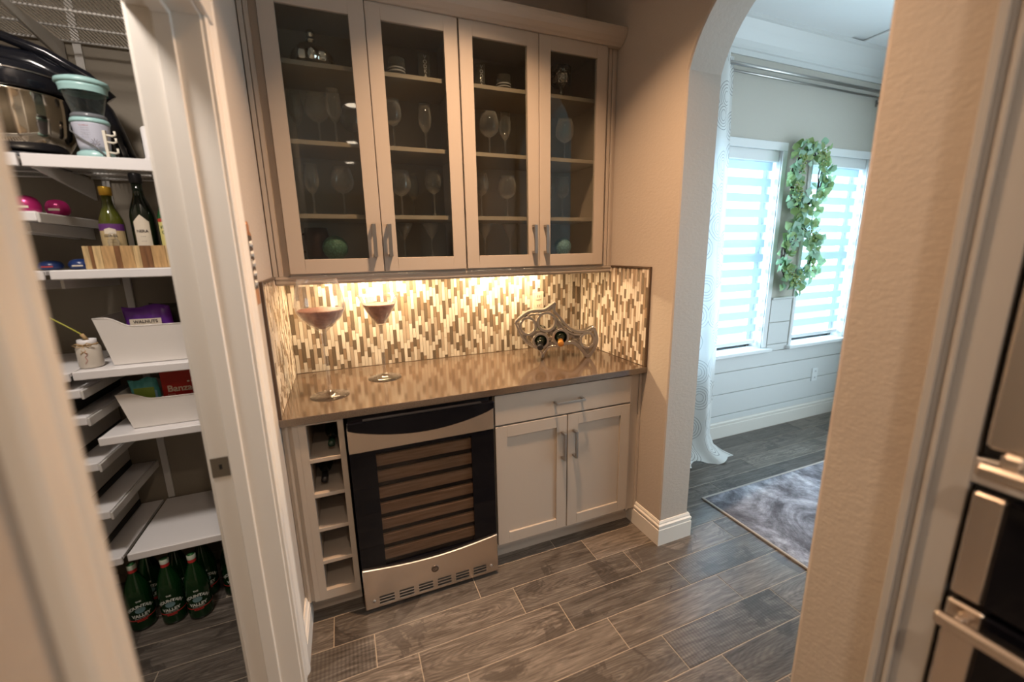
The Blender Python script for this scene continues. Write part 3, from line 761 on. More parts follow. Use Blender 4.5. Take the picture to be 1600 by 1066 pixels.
# ================================================================ GLASSWARE IN THE CABINETS
def wineglass(h, r_, rim, stemf=.5):
    """wine glass prototype of height h, bowl radius r_, rim radius rim"""
    t = thing('wine_glass', (0, 0, 0), '', 'glass')
    zb = h*(1-stemf); zb = h*stemf
    bw = h-zb
    bm = new(); lathe(bm, [(.004, zb), (r_*.45, zb+bw*.06), (r_*.85, zb+bw*.22), (r_, zb+bw*.42), (r_*.96, zb+bw*.65), (rim, h), (rim-.0012, h), (r_*.93, zb+bw*.65), (r_*.97, zb+bw*.42), (r_*.8, zb+bw*.235), (.002, zb+bw*.07)], 20, cap=False)
    obj('bowl', bm, CRYS, t, local=True)
    bm = new(); lathe(bm, [(.0, .0), (r_*.88, .0), (r_*.88, .0015), (.008, .007), (.004, .02), (.0036, zb*.8), (.005, zb)], 18, cap=False)
    obj('stem_and_foot', bm, CRYS, t, local=True); return t
def martini(h, r_):
    t = thing('cocktail_glass', (0, 0, 0), '', 'glass')
    bm = new(); lathe(bm, [(.004, h*.55), (r_*.6, h*.78), (r_, h), (r_-.0012, h), (r_*.55, h*.79), (.002, h*.57)], 20, cap=False); obj('bowl', bm, CRYS, t, local=True)
    bm = new(); lathe(bm, [(.0, .0), (r_*.8, .0), (r_*.8, .0015), (.007, .007), (.0036, .02), (.0036, h*.5), (.004, h*.55)], 18, cap=False); obj('stem_and_foot', bm, CRYS, t, local=True); return t
flute = wineglass(.215, .030, .024, .42); tulip = wineglass(.215, .040, .031, .50); balloon = wineglass(.205, .048, .036, .46); cock = martini(.165, .045)
used = {}
where = {(1, 0): 'left door', (1, 1): 'second door', (2, 0): 'third door', (2, 1): 'right-hand door'}
def g(proto, x, y, row, lb, grp='glasses in the wall cabinets'):
    z = (1.4753, SHZ[0]+.0003, SHZ[1]+.0003, SHZ[2]+.0003)[row]
    f_ = id(proto) not in used; used[id(proto)] = 1
    place(proto, (x, y, z), lb, grp, first=f_)
# row 2 (second shelf from top)
g(balloon, .235, -.19, 2, 'round-bowled clear glass in front on the second shelf behind the left door')
g(flute, .150, -.16, 2, 'slim clear glass left of the round-bowled one, second shelf, left door')
g(flute, .300, -.235, 2, 'slim clear glass right of the round-bowled one, second shelf, left door')
g(balloon, .375, -.07, 2, 'clear wine glass at the back right, second shelf, left door')
g(tulip, .545, -.19, 2, 'clear tulip glass on the left, second shelf behind the second door')
g(flute, .690, -.19, 2, 'slim clear flute on the right, second shelf behind the second door')
g(balloon, 1.005, -.19, 2, 'clear glass with a bright glint, second shelf behind the third door')
g(flute, 1.092, -.18, 2, 'slim clear flute beside the glinting glass, second shelf, third door')
g(tulip, 1.335, -.11, 2, 'clear glass at the back, second shelf behind the right-hand door')
g(balloon, 1.415, -.21, 2, 'large clear glass in front, second shelf behind the right-hand door')
# row 1
g(flute, .182, -.20, 1, 'tall clear glass on the left, third shelf behind the left door')
g(balloon, .306, -.20, 1, 'round clear wine glass on the right, third shelf behind the left door')
g(balloon, .560, -.19, 1, 'round clear wine glass on the left, third shelf behind the second door')
g(tulip, .712, -.20, 1, 'clear tulip glass on the right, third shelf behind the second door')
g(flute, .635, -.07, 1, 'slim clear glass standing at the back, third shelf, second door')
g(tulip, .955, -.18, 1, 'clear tulip glass on the left, third shelf behind the third door')
g(balloon, 1.090, -.20, 1, 'round clear wine glass on the right, third shelf behind the third door')
g(flute, 1.335, -.17, 1, 'slim clear glass on the left, third shelf behind the right-hand door')
g(tulip, 1.420, -.18, 1, 'clear tulip glass on the right, third shelf behind the right-hand door')
# bottom row
g(cock, .560, -.19, 0, 'clear cocktail glass on the left, cabinet floor behind the second door')
g(cock, .690, -.20, 0, 'clear cocktail glass on the right, cabinet floor behind the second door')
g(cock, .965, -.19, 0, 'clear cocktail glass on the left, cabinet floor behind the third door')
g(cock, 1.100, -.20, 0, 'clear cocktail glass on the right, cabinet floor behind the third door')
# tumblers with VODKA lettering on the top shelf
FROST = mat('frosted_print', (.62, .60, .58), .5)
def tumbler(x, y, h, r_, lb, word):
    t = thing('printed_tumbler', (x, y, SHZ[2]+.0003), lb, 'glass', 'printed tumblers on the top shelf')
    bm = new(); lathe(bm, [(0, 0), (r_*.9, 0), (r_, .004), (r_, h), (r_-.0015, h), (r_-.0015, .008), (0, .008)], 22, cap=False); obj('tumbler_body', bm, CRYS, t, local=True)
    if word == 'VODKA':
        for k, ch in enumerate(word):
            text_on('lettering', ch, .022, (0, 0, h-.024-.019*k), (1, 0, 0), (0, 0, 1), FROST, t, bold=.0004, local=True, cyl=r_+.0006)
    else:
        bm = new()
        for a in (0, .012): lathe(bm, [(r_+.0006, h*.35+a), (r_+.0006, h*.35+a+.006)], 22, cap=False)
        obj('frosted_band', bm, FROST, t, local=True)
tumbler(.575, -.20, .085, .038, 'clear tumbler with a frosted band on the top shelf, second door', '')
tumbler(.698, -.20, .120, .026, 'clear glass lettered VODKA on the top shelf behind the second door', 'VODKA')
tumbler(.962, -.20, .115, .024, 'clear glass lettered VODKA on the top shelf behind the third door', 'VODKA')
tumbler(1.085, -.19, .085, .036, 'clear tumbler with a frosted band on the top shelf, third door', '')
# silver decanter (a ribbed chrome ice bucket) top left
t = thing('silver_decanter', (.238, -.20, SHZ[2]+.0003), 'squat fluted silver decanter with a knob stopper, top shelf, left door', 'decanter')
bm = new(); seg = 40; prof = [(.0, 0), (.050, 0), (.070, .012), (.079, .035), (.073, .060), (.052, .082), (.028, .096), (.015, .104), (.014, .112)]
rings = []
for rr, z in prof:
    rings.append([bm.verts.new((max(rr, .0005)*(1+.08*math.cos(8*2*PI*i/seg))*math.cos(2*PI*i/seg), max(rr, .0005)*(1+.08*math.cos(8*2*PI*i/seg))*math.sin(2*PI*i/seg), z)) for i in range(seg)])
for a, b in zip(rings, rings[1:]):
    for i in range(seg): bm.faces.new((a[i], a[(i+1) % seg], b[(i+1) % seg], b[i])).smooth = True
obj('fluted_body', bm, CHROME, t, local=True)
bm = new(); lathe(bm, [(.016, .108), (.018, .113), (.008, .118), (.014, .126), (.018, .136), (.012, .147), (0, .150)], 18); obj('stopper', bm, CHROME, t, local=True)
# hammered goblet top right
HAM = mat('hammered_silver', (.42, .38, .34), .22, 1); v = coords(HAM)
vo = N(HAM, 'ShaderNodeTexVoronoi'); vo.inputs['Scale'].default_value = 95; L(HAM, v, vo.inputs['Vector']); bump(HAM, vo.outputs['Distance'], 1, .004)
t = thing('hammered_goblet', (1.395, -.20, SHZ[2]+.0003), 'hammered dark silver goblet on the top shelf behind the right-hand door', 'goblet')
bm = new(); lathe(bm, [(.006, .062), (.035, .070), (.050, .085), (.052, .155), (.050, .157), (.047, .090), (.0, .075)], 28, cap=False); obj('cup', bm, HAM, t, local=True)
bm = new(); lathe(bm, [(0, 0), (.034, 0), (.032, .005), (.010, .012), (.007, .03), (.009, .045), (.006, .063)], 20); obj('stem_and_foot', bm, HAM, t, local=True)
# decorative balls
def ballthing(x, y, r_, col, lb):
    m_ = mat('patina_glaze', col, .6); v = coords(m_); vo = N(m_, 'ShaderNodeTexVoronoi', feature='DISTANCE_TO_EDGE'); vo.inputs['Scale'].default_value = 75; L(m_, v, vo.inputs['Vector'])
    bump(m_, vo.outputs['Distance'], .8, .004)
    L(m_, ramp(m_, vo.outputs['Distance'], [(0, tuple(c*.4 for c in col)), (.12, col)]), P_(m_).inputs['Base Color'])
    t = thing('decorative_ball', (x, y, 1.4753), lb, 'ball', None)
    bm = new(); ball(bm, (0, 0, r_), r_, 32, 20); obj('carved_ball', bm, m_, t, local=True)
ballthing(.250, -.205, .054, (.06, .17, .12), 'green carved decorative ball on the cabinet floor behind the left door')
ballthing(1.412, -.205, .046, (.16, .30, .30), 'pale turquoise carved ball on the cabinet floor behind the right-hand door')
COPPER = mat('dark_copper', (.10, .045, .03), .3, .7)
t = thing('copper_mug', (.176, -.115, 1.4753), 'dark copper mug on the cabinet floor left of the green ball', 'mug')
bm = new(); lathe(bm, [(0, 0), (.045, 0), (.052, .02), (.054, .10), (.048, .145), (.046, .145), (.050, .10), (.048, .02), (0, .01)], 26, cap=False); obj('cup', bm, COPPER, t, local=True)
bm = new(); tube(bm, [(-.050, 0, .12), (-.078, 0, .112), (-.082, 0, .075), (-.070, 0, .045), (-.050, 0, .035)], .005, 8); obj('handle', bm, COPPER, t, local=True)

# ================================================================ HANGING SIGN (left wall)
SIGNW = mat('reddish_wood', (.33, .14, .055), .55); v = coords(SIGNW, (12, 12, 1.5)); L(SIGNW, ramp(SIGNW, noise(SIGNW, v, 6, 4), [(.3, (.20, .08, .03)), (.7, (.42, .19, .08))]), P_(SIGNW).inputs['Base Color'])
SLATE = mat('dark_sign_face', (.055, .040, .032), .6); CHALK = mat('chalk_white', (.75, .72, .66), .7)
t = thing('hanging_sign', (.001, -.765, 1.36), 'slim wooden wall sign with a dark lettered face and pointed top beside the doorway', 'sign')
bm = new(); prism(bm, [(-.803, 1.350), (-.733, 1.350), (-.733, 1.570), (-.752, 1.576), (-.752, 1.596), (-.768, 1.606), (-.784, 1.596), (-.784, 1.576), (-.803, 1.570)], 'x', .0008, .012); obj('board', bm, SIGNW, t, bevel=.0015)
fc = B('dark_face', .012, .0128, -.797, -.739, 1.400, 1.563, SLATE, t)
rs = random.Random(4)
for i in range(5):      # lines of handwriting too foreshortened to read: short chalk strokes
    bm = new(); y = -.790
    while y < -.748:
        w = rs.uniform(.006, .012); z = 1.538-.030*i; h = rs.uniform(.006, .011)
        tube(bm, [(.0133, y, z-h), (.0133, y+w*.5, z+h), (.0133, y+w, z-h*.6)], .0014, 6); y += w+.004
    obj('chalk_strokes', bm, CHALK, t)

# ================================================================ RIGHT: TALL OVEN CABINET
XO = 1.335
WHITEC = mat('pale_grey_cabinet', (.42, .40, .375), .35)
oc = thing('oven_cabinet', (1.64, -2.26, 0), 'tall pale cabinet housing the stacked ovens at the right edge', 'cabinet')
bm = new()
for p in ((-1.951, -1.8565, 0, 2.5), (-2.86, -2.735, 0, 2.5), (-2.735, -1.951, 0, .24), (-2.735, -1.951, 1.059, 1.110), (-2.735, -1.951, 1.70, 2.5)): bx(bm, XO, 1.93, p[0], p[1], p[2], p[3])
bx(bm, 1.88, 1.93, -2.735, -1.951, .24, 1.70)
obj('carcass', bm, WHITEC, oc, bevel=.002)
for a, b in ((-1.874, -1.8580), (-1.898, -1.888)): B('stile_moulding', XO-.007, XO-.0005, a, b, 0, 2.5, WHITEC, oc, bevel=.002)
def ovenunit(z0, z1, name, lb):
    t = thing(name, (1.62, -2.34, z0), lb, 'oven', None)
    B('housing', XO+.012, 1.87, -2.730, -1.955, z0+.004, z1-.004, BLACKP, t)
    return t
mo = ovenunit(1.110, 1.70, 'upper_wall_oven', 'bronze-toned stainless upper oven with a bar handle at its foot')
B('front_panel', XO-.014, XO+.012, -2.725, -1.963, 1.137, 1.69, STEEL, mo, bevel=.006)
B('window', XO-.016, XO-.0135, -2.62, -2.10, 1.25, 1.60, BLACKG, mo)
bm = new(); bx(bm, XO-.052, XO-.030, -2.70, -1.968, 1.090, 1.118); bx(bm, XO-.034, XO-.010, -2.69, -2.66, 1.10, 1.142); bx(bm, XO-.034, XO-.010, -2.02, -1.99, 1.10, 1.142); obj('bar_handle', bm, STEEL, mo, bevel=.006)
ov = ovenunit(.24, 1.059, 'wall_oven', 'stainless and black glass lower oven with a long bar handle')
B('control_frame', XO-.015, XO+.012, -2.006, -1.962, .829, 1.049, STEEL, ov, bevel=.004)
B('control_glass', XO-.016, XO+.012, -2.725, -2.007, .829, 1.049, BLACKG, ov, bevel=.003)
B('door_frame', XO-.018, XO+.012, -2.014, -1.962, .25, .817, STEEL, ov, bevel=.004)
B('door_glass', XO-.019, XO+.012, -2.725, -2.015, .25, .817, BLACKG, ov, bevel=.003)
bm = new(); bx(bm, XO-.062, XO-.042, -2.70, -1.962, .774, .803); bx(bm, XO-.044, XO-.017, -2.00, -1.98, .778, .799); bx(bm, XO-.044, XO-.017, -2.69, -2.67, .778, .799); obj('bar_handle', bm, STEEL, ov, bevel=.006)

# ================================================================ PANTRY
YS, YW_ = -.385, .048
def shelf_solid(xa, xb, z, lb, name='pantry_shelf', y0=YS):
    t = thing(name, ((xa+xb)/2, -.17, z-.03), lb, 'shelf', 'pantry shelves')
    B('deck', xa+.002, xb, y0+.014, YW_-.01, z-.014, z, WHITE, t, bevel=.001)
    B('front_lip', xa, xb, y0, y0+.013, z-.030, z+.002, WHITE, t, bevel=.003)
    return t
def shelf_wire(xa, xb, z, lb, dy=.028, lip=True, y0=YS):
    t = thing('wire_shelf', ((xa+xb)/2, -.17, z-.03), lb, 'shelf', 'pantry wire shelves')
    bm = new()
    x = xa+.006
    while x < xb: bx(bm, x, x+.003, y0+.012, YW_, z-.004, z-.001); x += .0125
    tag(obj('deck_wires', bm, WIRE, t), kind='stuff')
    for y in (y0+.02, y0+.155, y0+.29, YW_-.012):
        bm = new(); tube(bm, [(xa, y, z-.0085), (xb, y, z-.0085)], .0042, 8); obj('cross_wire', bm, WIRE, t)
    if lip: B('front_fascia', xa, xb, y0-.004, y0+.009, z-.036, z+.004, WHITE, t, bevel=.002)
    return t
XR = -.168
shelf_wire(-.655, XR, 2.335, 'wire shelf at the top of the pantry seen from below', lip=False)
shelf_wire(-1.19, -.665, 2.335, 'upper wire shelf further left in the pantry, seen from below', lip=False)
shelf_wire(-.650, XR, 1.832, 'wire shelf with white fascia under the mixer and mint blender')
shelf_wire(-1.19, -.660, 1.832, 'left run of the wire shelf below the mixer bowl')
shelf_solid(-.652, XR, 1.463, 'white pantry shelf carrying the wooden crate of oil bottles')
shelf_solid(-.658, XR, 1.106, 'white pantry shelf carrying the upper white bin and the twine-tied jar')
shelf_solid(-.632, XR, .848, 'white pantry shelf carrying the lower white bin')
shelf_solid(-.630, XR, .352, 'empty lowest white pantry shelf above the green bottles')
for z, lb in ((1.655, 'short left pantry shelf holding the magenta cups'), (1.463, 'short left pantry shelf level with the crate shelf'), (1.106, 'short left pantry shelf level with the jar shelf'),
              (1.043, 'short left pantry shelf just under the jar shelf'), (.940, 'short left pantry shelf above the black box, between jar and lower bin'), (.757, 'short left pantry shelf just under the lower bin'),
              (.557, 'short left pantry shelf midway to the lowest shelf'), (.352, 'short left pantry shelf level with the lowest shelf')):
    s = shelf_solid(-1.19, -.662 if z in (1.463, 1.106) else -.642, z, lb, 'side_shelf', -.395)
    if z not in (.352, 1.463, 1.106):
        B('side_bracket', -.6405, -.6325, -.40, .045, z-.034, z-.002, WIRE, s, bevel=.002)
# grey-white storage drawers standing on the left shelves
BOXW = mat('grey_white_box', (.52, .50, .46), .5)
for z0, z1, lb in ((.352, .520, 'grey-white storage box on the lowest left pantry shelf'), (.557, .720, 'grey-white storage box on the second left pantry shelf'), (.757, .905, 'grey-white storage box on the third left pantry shelf')):
    t = thing('storage_box', (-.95, -.17, z0), lb, 'box', 'storage boxes on the left pantry shelves')
    B('box_body', -1.17, -.728, -.36, .034, z0+.028, z1, BOXW, t, bevel=.003)
    B('dark_base', -1.165, -.726, -.355, .030, z0+.0005, z0+.0275, DARK, t)
t = B('black_box', -1.17, -.70, -.37, .03, .9425, 1.008, DARK, bevel=.003, label='low black box on the left pantry shelf below the jar', cat='box')
# standards
for x, lb in ((-.622, 'white vertical shelf standard on the pantry back wall left of the bins'),):
    t = thing('shelf_standard', (x, .045, .0), lb, 'shelf standard')
    bm = new()
    bx(bm, x-.0, x+.026, .040, .0495, .355, 2.6); obj('rail', bm, WIRE, t, bevel=.001)
    for k in range(40): 
        pass
for z in (2.335, 1.832):
    t = thing('shelf_bracket', (-.632, -.1, z-.1), 'white tapering bracket under the %s wire shelf' % ('top' if z > 2 else 'second'), 'bracket', 'shelf brackets')
    bm = new(); prism(bm, [(.040, z-.095), (.040, z-.014), (YS+.03, z-.014), (YS+.03, z-.028)], 'x', -.655, -.6455); obj('bracket_arm', bm, WIRE, t, bevel=.001)
for z, zs in ((1.655, 'magenta cup'), (1.463, 'crate')):
    for k, (xx) in enumerate((-.74, -.69) if z > 1.5 else (-.70, -.64)):
        t = thing('shelf_bracket', (xx, -.2, z-.06), 'small white bracket below the %s shelf, %s one' % (zs, 'left' if k == 0 else 'right'), 'bracket', 'shelf brackets')
        bm = new(); prism(bm, [(.040, z-.075), (.040, z-.031), (-.36, z-.031), (-.36, z-.062)], 'x', xx, xx+.010); obj('bracket_arm', bm, WIRE, t, bevel=.001)

# --- stand mixer
MIX = mat('gloss_black_enamel', (.010, .011, .016), .12); RUB = mat('dark_blue_black_rubber', (.018, .02, .03), .35)
BOWLM = mat('polished_steel_bowl', (.62, .55, .45), .10, 1)
t = thing('stand_mixer', (-.72, -.14, 1.834), 'black stand mixer with a big steel bowl and slotted top handle on the upper shelf', 'mixer')
bm = new(); lathe(bm, [(0, 1.834), (.135, 1.834), (.14, 1.842), (.135, 1.856), (.06, 1.862), (0, 1.862)], 36, (-.735, -.17, 0), sx=1.15); obj('base', bm, RUB, t)
bm = new(); lathe(bm, [(0, 1.864), (.085, 1.864), (.118, 1.880), (.140, 1.925), (.148, 1.990), (.150, 2.045), (.153, 2.048), (.150, 2.052), (.144, 2.047), (.143, 1.99), (.1, 1.88), (0, 1.87)], 44, (-.735, -.17, 0), cap=False); obj('bowl', bm, BOWLM, t)
# head: long rounded body above the bowl, drooping to the right, with the column behind
bm = new(); lathe(bm, [(.0, 2.056), (.152, 2.056), (.158, 2.066), (.158, 2.105), (.152, 2.130), (.120, 2.142), (0, 2.142)], 40, (-.735, -.17, 0)); obj('bowl_cover', bm, MIX, t)
bm = new(); tube(bm, [(-.85, -.17, 2.160), (-.76, -.165, 2.172), (-.66, -.155, 2.160), (-.57, -.13, 2.115), (-.525, -.10, 2.04), (-.505, -.08, 1.97), (-.495, -.07, 1.90), (-.485, -.07, 1.862)], [.045, .050, .050, .048, .042, .038, .040, .046], 16); obj('motor_arm', bm, MIX, t)
bm = new(); tube(bm, [(-.86, -.19, 2.185), (-.80, -.19, 2.235), (-.72, -.185, 2.240), (-.62, -.17, 2.205), (-.53, -.145, 2.150), (-.48, -.12, 2.085)], [.016, .017, .017, .018, .020, .022], 12); obj('top_handle', bm, MIX, t)
bm = new(); tube(bm, [(-.735+.16*math.cos(a), -.17+.16*math.sin(a), 2.108) for a in [2*PI*i/40 for i in range(40)]], .0022, 6, True); obj('chrome_ring', bm, CHROME, t)
# --- mint blender
MINT = mat('mint_plastic', (.34, .56, .56), .3); LAV = mat('pale_lilac_plastic', (.50, .52, .62), .35); PRINT = mat('grey_print', (.16, .15, .18), .6)
bxp, byp = -.484, -.315
t = thing('mint_blender', (bxp, byp, 1.833), 'mint and lilac toy-like blender with a clear jug and grey cord', 'blender')
def lt(nm, prof, m, seg=30, sx=1, sy=.85, cap=True):
    bm = new(); lathe(bm, [(a*.80, b*1.04) for a, b in prof], seg, (bxp, byp, 1.833), cap, sx=sx, sy=sy); return obj(nm, bm, m, t)
lt('base', [(0, .0003), (.062, .0003), (.066, .008), (.062, .022), (.050, .028), (0, .028)], MINT)
lt('motor_housing', [(0, .0285), (.050, .0285), (.053, .045), (.062, .108), (.062, .112), (0, .112)], LAV)
lt('collar', [(0, .1125), (.064, .1125), (.066, .118), (.062, .126), (0, .126)], MINT)
lt('jug_ring', [(0, .1265), (.058, .1265), (.060, .135), (.055, .141), (0, .141)], flat('grey_clear_ring', (.16, .17, .19), .2))
lt('jug', [(.050, .1415), (.058, .165), (.074, .215), (.0755, .218), (.0725, .215), (.055, .165), (.047, .143), (0, .143)], JARG, cap=False)
lt('jug_band', [(.0768, .204), (.0785, .218), (.0815, .226), (.0795, .226), (.0765, .218), (.0755, .204)], MINT, cap=False)
lt('lid', [(0, .2265), (.084, .2265), (.088, .231), (.086, .240), (.060, .248), (0, .250)], MINT)
for i in range(6): text_on('small_print', '- -- --- -- -' if i else '--- ----- --', .0062 if i else .0065, (bxp-.004, byp-.0415, 1.833+.104-.0075*i), (1, 0, 0), (0, 0, 1), PRINT if i else flat('red_print', (.4, .05, .05)), t, bold=.0002, cyl=None)
bm = new()
for k in range(10):
    a = 2*PI*k/10; bx(bm, -.0008, .0008, -.0005, 0, .004, .014)
    vs = bm.verts[-8:] if False else list(bm.verts)[-8:]
    bmesh.ops.rotate(bm, verts=vs, cent=(0, 0, 0), matrix=Matrix.Rotation(a, 3, 'Y'))
bmesh.ops.translate(bm, verts=bm.verts, vec=(bxp+.018, byp-.041, 1.833+.052)); obj('sunburst_print', bm, PRINT, t)
bm = new(); tube(bm, [(bxp-.050, byp-.01, 1.833+.112), (bxp-.044, byp-.032, 1.833+.088), (bxp-.018, byp-.043, 1.833+.064), (bxp+.016, byp-.044, 1.833+.040), (bxp+.036, byp-.042, 1.833+.018), (bxp+.046, byp-.044, 1.833+.003)], .0022, 8); obj('cord', bm, flat('grey_cord', (.12, .12, .12)), t)
IVORY = mat('ivory_plastic', (.72, .68, .58), .35)
hk = thing('wall_hook_strip', (bxp+.052, byp-.02, 1.833), 'ivory double hook propped against the mint blender', 'hook')
bm = new(); bx(bm, bxp+.044, bxp+.052, byp-.048, byp-.036, 1.836, 1.925)
for z in (1.912, 1.890, 1.857): tube(bm, [(bxp+.049, byp-.042, z), (bxp+.068, byp-.044, z-.004), (bxp+.077, byp-.044, z), (bxp+.076, byp-.044, z+.012)], .0035, 8)
obj('hooks', bm, IVORY, hk)
# --- flask, white dispenser, ladle
t = thing('travel_flask', (-.352, -.12, 1.833), 'black insulated flask with a steel collar near the doorway edge of the shelf', 'flask')
bm = new(); lathe(bm, [(0, 1.8335), (.030, 1.8335), (.032, 1.84), (.032, 1.935), (.030, 1.937), (0, 1.937)], 22, (-.378, -.12, 0)); obj('flask_body', bm, BLACKP, t)
bm = new(); lathe(bm, [(.0325, 1.937), (.0325, 1.957), (0, 1.957)], 22, (-.378, -.12, 0)); obj('steel_collar', bm, STEEL, t)
bm = new(); lathe(bm, [(.031, 1.9575), (.030, 1.975), (.026, 1.982), (0, 1.983)], 22, (-.378, -.12, 0)); obj('cap', bm, BLACKP, t)
t = thing('white_cylinder_bottle', (-.345, -.30, 1.833), 'white cylindrical dispenser beside the black flask', 'dispenser')
bm = new(); lathe(bm, [(0, 1.8335), (.026, 1.8335), (.028, 1.838), (.024, 1.850), (.021, 1.856), (.021, 1.957), (.016, 1.963), (0, 1.963)], 22, (-.338, -.28, 0)); obj('dispenser_body', bm, WHITE, t)
bm = new()
for k in range(5): tube(bm, [(-.352+.010*k, -.305, 1.8375), (-.350+.010*k, -.318, 1.844+.003*(k % 2)), (-.347+.010*k, -.309, 1.852)], .004, 6)
obj('bunched_base_cord', bm, WHITE, t)
t = thing('black_ladle', (-.36, .035, 1.95), 'black-handled utensil hanging on the pantry back wall by the doorway', 'utensil')
bm = new(); tube(bm, [(-.410, .037, 2.335), (-.402, .037, 2.27), (-.392, .037, 2.22), (-.372, .037, 2.05)], [.012, .010, .006, .005], 10); ball(bm, (-.411, .034, 2.335), .0145, 12, 8); obj('handle', bm, BLACKP, t)

# --- crate with oils
CRW = mat('acacia_wood', (.55, .34, .15), .5)
CRD = mat('acacia_dark', (.22, .10, .04), .5); CRL = mat('acacia_light', (.68, .48, .24), .5)
for mm, s1 in ((CRW, 1), (CRD, 1), (CRL, 1)):
    c = tuple(P_(mm).inputs['Base Color'].default_value)[:3]; v = coords(mm, (22, 22, 2.2), True)
    L(mm, ramp(mm, noise(mm, v, 5, 4, .6), [(.3, tuple(q*.6 for q in c)), (.6, c), (.8, tuple(min(1, q*1.15) for q in c))]), P_(mm).inputs['Base Color'])
t = thing('wooden_crate', (-.44, -.27, 1.463), 'striped acacia wood tray holding the oil bottles', 'tray')
xs = [-.566, -.548, -.538, -.515, -.478, -.462, -.425, -.405, -.372, -.33, -.275]; cols = [CRL, CRD, CRL, CRW, CRD, CRW, CRL, CRD, CRW, CRL]
for i in range(10): B('wood_strip', xs[i], xs[i+1]-.0006, -.352, -.338, 1.4655, 1.545, cols[i], t, bevel=.0006)
B('side_board', -.566, -.554, -.337, -.19, 1.4655, 1.545, CRW, t, bevel=.001); B('side_board', -.287, -.275, -.337, -.19, 1.4655, 1.545, CRW, t, bevel=.001)
B('back_board', -.566, -.275, -.189, -.176, 1.4655, 1.545, CRW, t, bevel=.001); B('bottom_board', -.553, -.288, -.337, -.19, 1.4655, 1.472, CRW, t)
def oil(x, y, h, r_, lb, body, cap, label_fn, name='oil_bottle', sh=.62):
    z0 = 1.4722; t = thing(name, (x, y, z0), lb, 'bottle', 'oil bottles in the tray')
    bm = new(); lathe(bm, [(0, 0), (r_*.9, 0), (r_, .006), (r_, h*sh*.86), (r_*.94, h*sh*.95), (r_*.70, h*(sh+.06)), (r_*.48, h*(sh+.13)), (r_*.42, h*.80), (r_*.42, h*.93)], 26); obj('body', bm, body, t, local=True)
    bm = new(); lathe(bm, [(r_*.45, h*.89), (r_*.50, h*.905), (r_*.50, h*.985), (r_*.46, h), (0, h)], 20); obj('cap', bm, cap, t, local=True)
    label_fn(t, h, r_); return t
def patch(t, nm, r_, z0, z1, half, m, peak=0, rot=-PI/2+.1):
    bm = new(); n = 12; A = []; C = []
    for i in range(n+1):
        a = rot-half+2*half*i/n; zz = z1+peak*(1-abs(2*i/n-1))
        A.append(bm.verts.new((r_*math.cos(a), r_*math.sin(a), z0))); C.append(bm.verts.new((r_*math.cos(a), r_*math.sin(a), zz)))
    for i in range(n): bm.faces.new((A[i], A[i+1], C[i+1], C[i]))
    return obj(nm, bm, m, t, local=True)
TANL = mat('tan_label', (.50, .38, .20), .6); PURP = mat('purple_print', (.12, .03, .17), .5); CREAM = mat('cream_label', (.70, .62, .50), .6); YEL = mat('yellow_label', (.68, .60, .22), .6); REDP = mat('red_print', (.45, .05, .03), .5); INK = mat('dark_ink', (.05, .04, .04), .6)
GOLDC = mat('gold_cap', (.70, .42, .05), .3, .6)
def lab1(t, h, r_):
    patch(t, 'label', r_+.0006, .070, .128, 1.25, TANL); patch(t, 'purple_label_top', r_+.001, .128, .152, 1.25, PURP); patch(t, 'white_crest', r_+.0014, .116, .132, .45, CREAM, .006)
    for i in range(4): text_on('small_print', 'OLIVE OIL' if i == 0 else '- - - - -', .009, (0, 0, .106-.011*i), (1, .1, 0), (0, 0, 1), INK, t, bold=.0002, local=True, cyl=r_+.0018)
def lab2(t, h, r_):
    patch(t, 'label', r_+.0006, .060, .160, .62, CREAM, .026)
    for i, w in enumerate(('NERA', '- - -', '- - -', '- -')): text_on('lettering', w, .014 if i == 0 else .009, (0, 0, .122-.017*i), (1, .1, 0), (0, 0, 1), INK, t, bold=.0002, local=True, cyl=r_+.0018)
def lab3(t, h, r_):
    patch(t, 'label', r_+.0006, .060, .172, 1.0, YEL); patch(t, 'red_label_band', r_+.0012, .160, .172, 1.0, REDP)
    for i, w in enumerate(('VIRGIN', 'OLIVE', 'OIL')): text_on('lettering', w, .017, (0, 0, .135-.019*i), (1, .1, 0), (0, 0, 1), flat('green_ink', (.10, .16, .04)), t, bold=.0003, local=True, cyl=r_+.0018)
oil(-.503, -.262, .283, .0365, 'olive-green oil bottle with a gold cap and purple label in the tray', OLIVEB, GOLDC, lab1)
oil(-.412, -.250, .335, .0385, 'tall dark oil bottle with a long cream label in the tray', BLACKB, BLACKP, lab2)
oil(-.330, -.262, .310, .034, 'green oil bottle with a yellow and red label at the right of the tray', mat('leaf_green_glass', (.02, .09, .03), .08), BLACKP, lab3)
t = thing('glass_cruet', (-.487, -.318, 1.4722), 'little clear glass cruet in front of the gold-capped bottle', 'cruet')
bm = new(); lathe(bm, [(0, 0), (.014, 0), (.015, .07), (.016, .09), (.010, .10), (.012, .112), (.006, .12), (0, .122)], 16, cap=False); obj('cruet_body', bm, CRYS, t, local=True)
